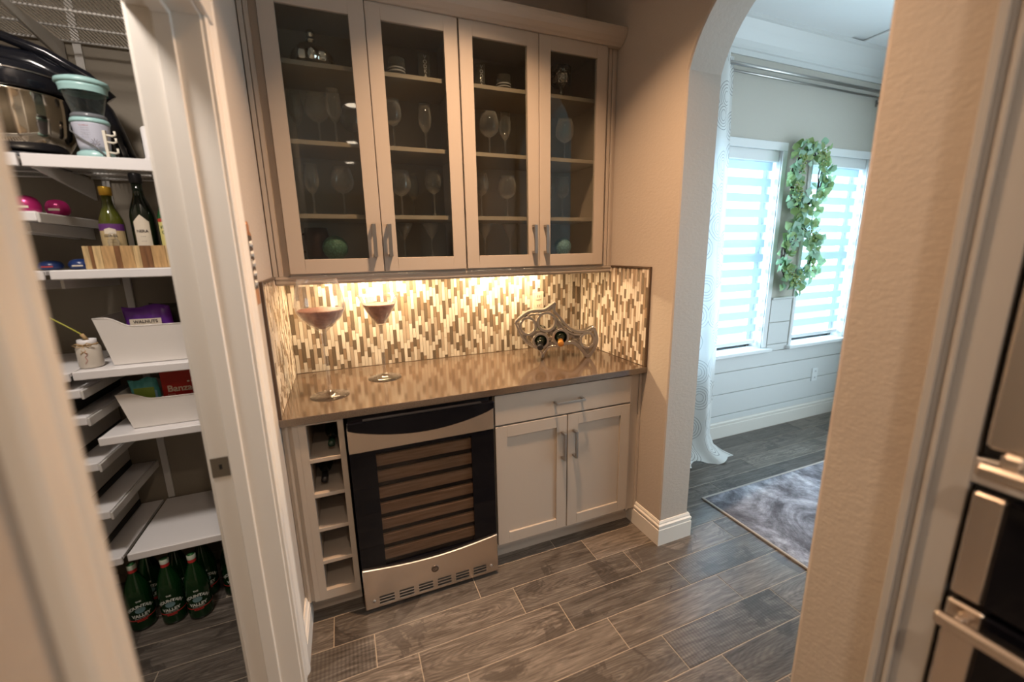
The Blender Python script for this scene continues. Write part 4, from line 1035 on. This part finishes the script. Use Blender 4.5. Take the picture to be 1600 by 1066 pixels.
# --- small cups
MAG = mat('magenta_foil', (.42, .02, .14), .25, .3); NAVY = mat('navy_plastic', (.01, .03, .13), .3)
def cup(x, y, z, r_, h, m, lb, cat, band, name):
    t = thing(name, (x, y, z), lb, cat, None)
    bm = new(); lathe(bm, [(0, 0), (r_*.72, 0), (r_*.92, h*.12), (r_, h*.28), (r_, h*.45), (r_*.93, h*.65), (r_*.75, h*.86), (r_*.4, h*.98), (0, h)], 22); obj('wrapped_body', bm, m, t, local=True)
    patch(t, 'print_band', r_+.0008, h*.27, h*.40, .45, band); return t
cup(-.716, -.28, 1.6575, .036, .060, MAG, 'magenta wrapped pod on the short upper left pantry shelf, nearer one', 'pod', CREAM, 'coffee_pod')
cup(-.672, -.20, 1.6575, .034, .056, MAG, 'magenta wrapped pod on the short upper left pantry shelf, further one', 'pod', CREAM, 'coffee_pod')
cup(-.700, -.26, 1.4657, .034, .032, NAVY, 'navy cup with a red print at the left end of the crate shelf', 'cup', REDP, 'snack_cup')
cup(-.622, -.25, 1.4657, .034, .036, NAVY, 'navy cup with a pale print just left of the wooden tray', 'cup', CREAM, 'snack_cup')
# --- white bins
BINM = mat('white_bin_plastic', (.74, .70, .66), .3)
def bin_(xa, xb, y0, z0, h, lb, lean=.035):
    t = thing('storage_bin', ((xa+xb)/2, y0+.13, z0), lb, 'bin', 'white scoop bins')
    bm = new(); n = 16; yb = y0+.24; base = []; topo = []
    # front panel outline with the scooped rim
    L0, L1 = xa, xb; th = .003
    def front(y, sgn):
        pts = [(xa+lean, z0), (xb, z0)]
        top_ = [(xb, z0+h*.80)]
        for i in range(9):
            u = i/8; top_.append((xa+.115-(.115-.035)*u, z0+h*(.80+.20*(.5-.5*math.cos(PI*u)))))
        top_.append((xa, z0+h))
        return pts+top_
    for y in (y0,):
        prism(bm, front(y, 1), 'y', y, y+th)
    prism(bm, [(p[0]+0, p[1]) for p in front(yb, 1)], 'y', yb-th, yb)
    # end panel (slanted) and floor
    A = [(xa, z0+h), (xa+lean, z0), (xa+lean+th, z0), (xa+th, z0+h)]
    prism(bm, A, 'y', y0+th, yb-th)
    bx(bm, xa+lean, xb, y0+th, yb-th, z0, z0+th); bx(bm, xb-th, xb, y0+th, yb-th, z0+th, z0+h*.8)
    # rounded rim
    rim = front(y0, 1)[2:]
    tube(bm, [(p[0], y0+.001, p[1]) for p in rim], .0025, 8)
    obj('bin_body', bm, BINM, t)
    return t
bin_(-.595, -.190, -.325, 1.1085, .178, 'upper white scoop bin full of purple and dark bags')
bin_(-.580, -.190, -.325, .8505, .140, 'lower white scoop bin holding aqua and red packets')
def bag(x0, x1, y, z0, z1, m, lb, name='snack_bag', t_=.022, tilt=0, cat='bag', grp=None, crim=True):
    t = thing(name, ((x0+x1)/2, y, z0), lb, cat, grp)
    bm = new(); nx, nz = 14, 8; rows = []
    for s in (-1, 1):
        R = []
        for j in range(nz+1):
            v_ = j/nz; row = []
            for i in range(nx+1):
                u = i/nx; b = math.sin(PI*u)**.5*math.sin(PI*min(1, v_*1.0+.0))**.5 if 0 < u < 1 and 0 < v_ < 1 else 0
                row.append(bm.verts.new((x0+(x1-x0)*u + tilt*v_, y+s*(.0015+t_*b)+.003*math.sin(23*u+5*v_), z0+(z1-z0)*v_+.006*math.sin(7*u+v_*3))))
            R.append(row)
        rows.append(R)
        for j in range(nz):
            for i in range(nx):
                f = bm.faces.new((R[j][i], R[j][i+1], R[j+1][i+1], R[j+1][i])); f.smooth = True
    A, C = rows
    for i in range(nx): bm.faces.new((A[0][i], C[0][i], C[0][i+1], A[0][i+1])); bm.faces.new((A[-1][i], A[-1][i+1], C[-1][i+1], C[-1][i]))
    for j in range(nz): bm.faces.new((A[j][0], A[j+1][0], C[j+1][0], C[j][0])); bm.faces.new((A[j][-1], C[j][-1], C[j+1][-1], A[j+1][-1]))
    obj('pouch', bm, m, t)
    if crim:
        bm = new(); bx(bm, x0+tilt+.002, x1+tilt-.002, y-.0042, y-.0022, z1-.012, z1-.004); obj('crimped_seal', bm, m, t)
    return t
PUR = mat('purple_foil', (.12, .02, .28), .35); DKB = mat('dark_brown_foil', (.035, .03, .02), .4); PINK = mat('pink_foil', (.62, .03, .12), .35); AQUA = mat('aqua_foil', (.10, .42, .42), .3); REDB = mat('red_card', (.40, .015, .010), .4)
p1 = bag(-.520, -.372, -.255, 1.150, 1.318, PUR, 'purple pouch with a beige label in the upper bin', tilt=-.01)
B('beige_label', -.503, -.405, -.286, -.2835, 1.215, 1.272, CREAM, p1); text_on('lettering', 'WALNUTS', .016, (-.454, -.2866, 1.256), (1, 0, 0), (0, 0, 1), INK, p1, bold=.0004)
bag(-.470, -.235, -.180, 1.150, 1.322, DKB, 'dark brown pouch behind the purple one in the upper bin')
bag(-.350, -.270, -.262, 1.150, 1.300, PINK, 'bright pink pouch at the right of the upper bin')
p2 = bag(-.545, -.455, -.262, .875, 1.030, AQUA, 'aqua and green pouch in the lower bin', tilt=-.012)
B('green_print', -.535, -.470, -.2895, -.2875, .955, 1.000, flat('leaf_print', (.22, .33, .05)), p2)
B('blue_print', -.485, -.463, -.2880, -.2865, .945, .985, flat('sky_print', (.20, .40, .60)), p2)
def box(xa, xb, ya, yb, za, zb, lb, word):
    t = thing('pasta_box', ((xa+xb)/2, (ya+yb)/2, za), lb, 'box', 'red pasta boxes in the lower bin')
    B('carton', xa, xb, ya, yb, za, zb, REDB, t, bevel=.0015)
    CR = mat('cream_print', (.75, .60, .48), .6)
    text_on('lettering', word, .036, ((xa+xb)/2-.002, ya-.0003, za+.113), (1, 0, 0), (0, 0, 1), CR, t, bold=.0009)
    for k in (-1, 1): ball_ = None
    bm = new()
    for dx in (0, .014): bx(bm, (xa+xb)/2+.026+dx, (xa+xb)/2+.034+dx, ya-.001, ya-.0002, za+.147, za+.153)
    obj('small_print_marks', bm, CR, t)
    text_on('small_print', 'PASTA', .009, ((xa+xb)/2-.032, ya-.0003, za+.098), (1, 0, 0), (0, 0, 1), CR, t)
box(-.452, -.330, -.270, -.22, .8545, 1.055, 'red pasta box lettered Banza beside the aqua pouch', 'Banza')
box(-.325, -.205, -.270, -.22, .8545, 1.040, 'red pasta box at the right end of the lower bin, partly hidden', 'Banza')
# --- jar with twine
JARM = mat('frosted_cream_jar', (.62, .56, .48), .35); TW = mat('jute_twine', (.50, .33, .16), .8); PKP = mat('pink_writing', (.60, .30, .27), .6)
jx, jy, jz = -.630, -.310, 1.1083
t = thing('twine_jar', (jx, jy, jz), 'small frosted jar tied with twine holding a stem, left of the upper bin', 'jar')
bm = new(); lathe(bm, [(0, 0), (.031, 0), (.035, .006), (.035, .072), (.030, .082), (.025, .086)], 26, (jx, jy, jz)); obj('jar_body', bm, JARM, t)
bm = new(); lathe(bm, [(.026, .086), (.027, .088), (.027, .104), (.024, .104), (.024, .088)], 24, (jx, jy, jz), cap=False); obj('threaded_neck', bm, WHITE, t)
bm = new(); tube(bm, [(jx+.028*math.cos(2*PI*i/24), jy+.028*math.sin(2*PI*i/24), jz+.086) for i in range(24)], .0022, 6, True)
for s in (-1, 1): tube(bm, [(jx, jy-.030, jz+.085), (jx+s*.014, jy-.033, jz+.094), (jx+s*.030, jy-.032, jz+.088), (jx+s*.016, jy-.033, jz+.080), (jx, jy-.031, jz+.084), (jx+s*.006, jy-.034, jz+.066), (jx-s*.010+.0, jy-.036, jz+.056)], .0016, 6)
obj('twine_bow', bm, TW, t)
bm = new(); tube(bm, [(jx+.004, jy-.0353, jz+.064), (jx+.008, jy-.0352, jz+.050), (jx+.001, jy-.0356, jz+.044), (jx+.006, jy-.0354, jz+.030), (jx-.002, jy-.0356, jz+.018)], .0011, 6); obj('pink_writing', bm, PKP, t)
t = thing('dried_stem', (jx, jy, jz+.01), 'yellow-green flower stem standing in the twine-tied jar', 'stem')
bm = new(); tube(bm, [(jx+.006, jy, jz+.07), (jx-.012, jy, jz+.125), (jx-.045, jy, jz+.155), (jx-.085, jy, jz+.19)], [.003, .003, .0025, .002], 8); obj('stalk', bm, flat('yellow_green', (.42, .40, .06)), t)
bm = new(); tube(bm, [(jx+.002, jy, jz+.100), (jx-.010, jy, jz+.124)], .006, 10); obj('stalk_sleeve', bm, TW, t)
# --- green sparkling water bottles
LBL = mat('pale_print', (.62, .64, .60), .6); LBLR = mat('red_ring', (.50, .03, .03), .4); LBLT = mat('teal_print', (.14, .24, .26), .5); GCAP = mat('green_white_cap', (.50, .55, .46), .4)
CAPG = mat('green_cap_top', (.03, .14, .04), .4)
def waterbottle():
    r_ = .0435; t = thing('water_bottle', (0, 0, 0), '', 'bottle', 'green water bottles on the pantry floor')
    bm = new(); lathe(bm, [(0, 0), (.036, 0), (.0425, .006), (r_, .015), (r_, .150), (.041, .172), (.032, .205), (.021, .235), (.0145, .256), (.0135, .272)], 28); obj('body', bm, GREENB, t, local=True)
    bm = new(); lathe(bm, [(.0150, .2535), (.0150, .268)], 18, cap=False); obj('red_neck_ring', bm, LBLR, t, local=True)
    bm = new(); lathe(bm, [(.0155, .2685), (.0158, .285), (.0140, .288)], 18, cap=False); obj('cap', bm, GCAP, t, local=True)
    bm = new(); lathe(bm, [(.0141, .2882), (0, .289)], 18, cap=True); obj('cap_top', bm, CAPG, t, local=True)
    R_ = r_+.0007; X, Z = (1, 0, 0), (0, 0, 1)
    text_on('lettering', 'THE', .0095, (0, 0, .136), X, Z, LBL, t, bold=.0003, cyl=R_, local=True)
    text_on('lettering', 'MOUNTAIN', .0165, (0, 0, .112), X, Z, LBL, t, bold=.0007, cyl=R_, arc=.045, local=True)
    text_on('lettering', 'VALLEY', .0185, (0, 0, .068), X, Z, LBL, t, bold=.0008, cyl=R_, local=True)
    text_on('lettering', 'SPRING WATER', .0065, (0, 0, .060), X, Z, LBL, t, cyl=R_, local=True)
    text_on('lettering', 'SPARKLING', .0065, (0, 0, .047), X, Z, LBLR, t, bold=.0004, cyl=R_, local=True)
    bm = new(); lathe(bm, [(R_, .0535), (R_, .0575)], 30, cap=False); obj('red_band', bm, LBLR, t, local=True)
    bm = new(); n = 18; c = bm.verts.new((0, -R_-.0002, .098)); ring = []
    for i in range(n):
        a = 2*PI*i/n; x = .017*math.cos(a); th = x/R_; ring.append(bm.verts.new((R_*math.sin(th), -R_*math.cos(th)-.0002, .098+.0125*math.sin(a))))
    for i in range(n): bm.faces.new((c, ring[i], ring[(i+1) % n]))
    obj('landscape_emblem', bm, LBLT, t, local=True)
    return t
wb = waterbottle()
spots = [(-.640, -.350, 'green water bottle at the left end of the front row under the lowest shelf'), (-.528, -.362, 'green water bottle in the middle of the front row'), (-.432, -.375, 'green water bottle at the right of the front row of three'),
         (-.322, -.285, 'green water bottle standing alone on the right beside the doorway'), (-.640, -.235, 'green water bottle in the second row, left'), (-.535, -.245, 'green water bottle in the second row, middle'),
         (-.435, -.255, 'green water bottle in the second row behind the right front one'), (-.325, -.160, 'green water bottle behind the one standing alone')]
for i, (x, y, lb) in enumerate(spots): place(wb, (x, y, .0005), lb, 'green water bottles on the pantry floor', rz=.22+random.uniform(-.12, .12), first=(i == 0))

# ================================================================ FAR ROOM THINGS
# rug
RUG = mat('grey_abstract_rug', (.2, .2, .22), .9)
v = coords(RUG); n1 = noise(RUG, v, 2.6, 12, .72, .8); n2 = noise(RUG, v, 14, 10, .75, .3)
cc = ramp(RUG, n1, [(.30, (.035, .035, .045)), (.45, (.12, .115, .13)), (.55, (.27, .27, .30)), (.68, (.50, .50, .54))])
cc = mixc(RUG, .5, cc, ramp(RUG, n2, [(.38, (.25, .25, .27)), (.60, (1.5, 1.5, 1.55))]), 'MULTIPLY')
L(RUG, cc, P_(RUG).inputs['Base Color'])
t = thing('area_rug', (3.2, -1.9, 0), 'low-pile grey and charcoal abstract rug on the plank floor beyond the arch', 'rug')
B('rug_field', 2.185, 4.35, -3.2, -.605, .0005, .009, RUG, t, bevel=.002)
EDG = mat('pale_rug_binding', (.40, .36, .33), .8)
bm = new(); bx(bm, 2.172, 2.185, -3.2, -.592, .0005, .010); bx(bm, 2.185, 4.35, -.605, -.592, .0005, .010); obj('bound_edge', bm, EDG, t, bevel=.002)
# curtain
CUR = mat('white_ringed_curtain', (.72, .72, .70), .8)
tc = N(CUR, 'ShaderNodeTexCoord'); sx_ = N(CUR, 'ShaderNodeSeparateXYZ'); L(CUR, tc.outputs['UV'], sx_.inputs[0]); cb_ = N(CUR, 'ShaderNodeCombineXYZ'); L(CUR, sx_.outputs[0], cb_.inputs[0]); L(CUR, sx_.outputs[1], cb_.inputs[1])
vo = N(CUR, 'ShaderNodeTexVoronoi', voronoi_dimensions='2D'); vo.inputs['Scale'].default_value = 5.0; vo.inputs['Randomness'].default_value = .65; L(CUR, cb_.outputs[0], vo.inputs['Vector'])
ns = noise(CUR, cb_.outputs[0], 6, 2); ad = N(CUR, 'ShaderNodeMath', operation='MULTIPLY_ADD'); ad.inputs[1].default_value = .10; L(CUR, ns, ad.inputs[0]); L(CUR, vo.outputs['Distance'], ad.inputs[2])
mm = N(CUR, 'ShaderNodeMath', operation='MULTIPLY'); mm.inputs[1].default_value = 10.5; L(CUR, ad.outputs[0], mm.inputs[0]); ff = N(CUR, 'ShaderNodeMath', operation='FRACT'); L(CUR, mm.outputs[0], ff.inputs[0])
msk = ramp(CUR, vo.outputs['Distance'], [(.10, (0, 0, 0)), (.13, (1, 1, 1)), (.46, (1, 1, 1)), (.50, (0, 0, 0))])
L(CUR, mixc(CUR, msk, (.76, .76, .74), ramp(CUR, ff.outputs[0], [(0, (.16, .155, .15)), (.16, (.22, .21, .20)), (.25, (.76, .76, .74)), (1, (.76, .76, .74))])), P_(CUR).inputs['Base Color'])
transl(CUR, .2, (.7, .72, .72))
t = thing('curtain', (2.45, -.16, 0), 'floor-length white curtain printed with grey rings, gathered left of the far windows', 'curtain')
bm = new(); uvl = bm.loops.layers.uv.new('UVMap'); nx, nz = 90, 60; G = []
for j in range(nz+1):
    v_ = j/nz; z = .010+2.670*v_; row = []
    for i in range(nx+1):
        u = i/nx; x = 2.20+(.50+.02*math.sin(v_*3))*u; amp = .038*(1-.25*v_)
        y = -.105-.075*(1-v_)+amp*math.sin(u*2*PI*2.2+.5*math.sin(v_*3)+.4) + .004*math.sin(u*30+v_*5)
        if v_ < .045:
            k = 1-v_/.045; x += .12*k*k*(u > .55)*(u-.55)*2; y -= .13*k*(.5+.5*u); z = .006+2.67*v_*.75+.01*math.sin(u*25)*k
        row.append((bm.verts.new((x, y, z)), (u*.80, v_*2.67)))
    G.append(row)
for j in range(nz):
    for i in range(nx):
        q = (G[j][i], G[j][i+1], G[j+1][i+1], G[j+1][i]); f = bm.faces.new([a[0] for a in q]); f.smooth = True
        for lp, a in zip(f.loops, q): lp[uvl].uv = a[1]
obj('curtain_cloth', bm, CUR, t)
for i in range(5):
    bm = new(); x = 2.26+i*.092; tube(bm, [(x, -.105+.024*math.cos(2*PI*k/18), 2.632+.024*math.sin(2*PI*k/18)) for k in range(18)], .004, 8, True)
    bmesh.ops.rotate(bm, verts=bm.verts, cent=(x, -.105, 2.632), matrix=Matrix.Rotation(.5 if i % 2 else -.5, 3, 'Z')); obj('grommet', bm, NICK, t)
t = thing('curtain_rod', (3.3, -.15, 2.615), 'double grey metal curtain rod under the crown moulding', 'curtain rod')
for y, z, r_ in ((-.105, 2.632, .011), (-.060, 2.612, .008)):
    bm = new(); tube(bm, [(1.95, y, z), (4.40, y, z)], r_, 12); obj('rod', bm, NICK, t)
for x in (2.05, 4.34):
    bm = new(); bx(bm, x-.006, x+.006, -.110, -.003, 2.590, 2.600); bx(bm, x-.006, x+.006, -.012, -.0005, 2.57, 2.62); obj('rod_bracket', bm, NICK, t)
# wreaths
LEAF = mat('eucalyptus_leaf', (.20, .33, .20), .5)
oi2 = N(LEAF, 'ShaderNodeObjectInfo'); L(LEAF, ramp(LEAF, oi2.outputs['Random'], [(0, (.20, .30, .07)), (.35, (.30, .42, .16)), (.65, (.28, .48, .33)), (1, (.42, .64, .52))]), P_(LEAF).inputs['Base Color'])
transl(LEAF, .25, (.35, .55, .30))
TWIG = mat('dark_twig', (.05, .028, .02), .7); BERRY = mat('pale_green_berry', (.38, .44, .16), .5); BLUEB = mat('blue_black_berry', (.03, .04, .06), .4)
def leaf_mesh(w, l):
    bm = new(); c = []; n = 5
    L_, R_, Mi = [], [], []
    for i in range(n+1):
        t_ = i/n; ww = w*math.sin(PI*min(.98, max(.04, t_**.8))) ; z = .004*math.sin(PI*t_)
        Mi.append(bm.verts.new((0, l*t_, z))); L_.append(bm.verts.new((-ww, l*t_, z+.20*ww))); R_.append(bm.verts.new((ww, l*t_, z+.20*ww)))
    for i in range(n):
        bm.faces.new((L_[i], Mi[i], Mi[i+1], L_[i+1])); bm.faces.new((Mi[i], R_[i], R_[i+1], Mi[i+1]))
    for f in bm.faces: f.smooth = True
    me = bpy.data.meshes.new('leaf'); bm.to_mesh(me); bm.free(); me.materials.append(LEAF); return me
LM = [leaf_mesh(.021, .046), leaf_mesh(.026, .050), leaf_mesh(.012, .055)]
def wreath(cx, cz, R_, lb, seed, hang):
    rnd = random.Random(seed); cy = -.055
    t = thing('leaf_wreath', (cx, cy, cz), lb, 'wreath', 'eucalyptus wreaths between the windows')
    bm = new()
    for k in range(5):
        ph = rnd.random()*6; pts = []
        for i in range(48):
            a = 2*PI*i/48; rr = R_-.012+.010*math.sin(5*a+ph)+.004*k; pts.append((rr*.84*math.cos(a), .012*math.sin(4*a+ph*2), rr*math.sin(a)))
        tube(bm, pts, .004, 6, True)
    obj('twig_ring', bm, TWIG, t, local=True)
    bm = new()
    for k in range(16):
        a = rnd.random()*2*PI; rr = R_; p = Vector((rr*.84*math.cos(a), -.02, rr*math.sin(a))); d = Vector((math.cos(a+rnd.uniform(-.9, .9)), -.4, math.sin(a+rnd.uniform(-.9, .9))))*rnd.uniform(.04, .08)
        tube(bm, [p, p+d*.5, p+d], .0014, 5)
    obj('fine_stems', bm, TWIG, t, local=True)
    for k in range(200):
        a = rnd.random()*2*PI; o = bpy.data.objects.new('leaf', LM[0 if rnd.random() < .45 else 1 if rnd.random() < .75 else 2]); COL.objects.link(o); o.parent = t
        rad = R_+rnd.gauss(.004, .044); outw = a+rnd.uniform(-1.3, 1.3)+(PI if rnd.random() < .12 else 0)
        o.location = (rad*.84*math.cos(a), rnd.uniform(-.045, .0), rad*math.sin(a))
        # leaf axis (local y) points outwards in the wall plane, face towards the room
        yv = Vector((math.cos(outw), rnd.uniform(-.5, .25), math.sin(outw))).normalized(); zv = Vector((rnd.uniform(-.7, .5), -1, rnd.uniform(-.5, .5))).normalized(); xv = yv.cross(zv).normalized(); zv = xv.cross(yv)
        o.rotation_euler = Matrix((xv, yv, zv)).transposed().to_euler(); s = rnd.uniform(.95, 1.4); o.scale = (s, s, s)
    for nm, m_, cnt, rr_ in (('green_berries', BERRY, 90, .0065), ('blue_berries', BLUEB, 22, .005)):
        bm = new(); ctr = [rnd.random()*2*PI for _ in range(5)]
        for k in range(cnt):
            a = rnd.choice(ctr)+rnd.gauss(0, .18); rad = R_+rnd.gauss(.0, .025)
            ball(bm, (rad*.84*math.cos(a), rnd.uniform(-.07, -.02), rad*math.sin(a)), rr_, 6, 4)
        tag(obj(nm, bm, m_, t, local=True), kind='stuff')
wreath(3.555, 1.985, .195, 'upper eucalyptus wreath hanging between the far windows', 5, 0)
wreath(3.545, 1.435, .195, 'lower eucalyptus wreath hanging between the far windows', 9, 0)
# recessed ceiling lights
LAMPM = mat('lit_lamp_lens', (1, 1, 1), .5); P_(LAMPM).inputs['Emission Color'].default_value = (1, .82, .62, 1); P_(LAMPM).inputs['Emission Strength'].default_value = 12
for i, (x, y) in enumerate(DOWN):
    t = thing('recessed_light', (x, y, HALLC-.010), 'round white recessed ceiling lamp, ' + ['above the wine bar', 'first behind the camera in the hallway row', 'second behind the camera in the hallway row', 'third behind the camera in the hallway row', 'furthest one at the end of the kitchen', 'nearer of the two on the kitchen side', 'further of the two on the kitchen side'][i], 'light', 'recessed ceiling lamps')
    bm = new(); lathe(bm, [(.070, -.006), (.090, -.006), (.092, -.0005), (.070, -.0005), (.070, -.006)], 28, (x, y, HALLC), cap=False); obj('trim_ring', bm, WHITE, t)
    bm = new(); lathe(bm, [(.069, -.0012), (0, -.0012)], 24, (x, y, HALLC), cap=False); obj('lens', bm, LAMPM, t)
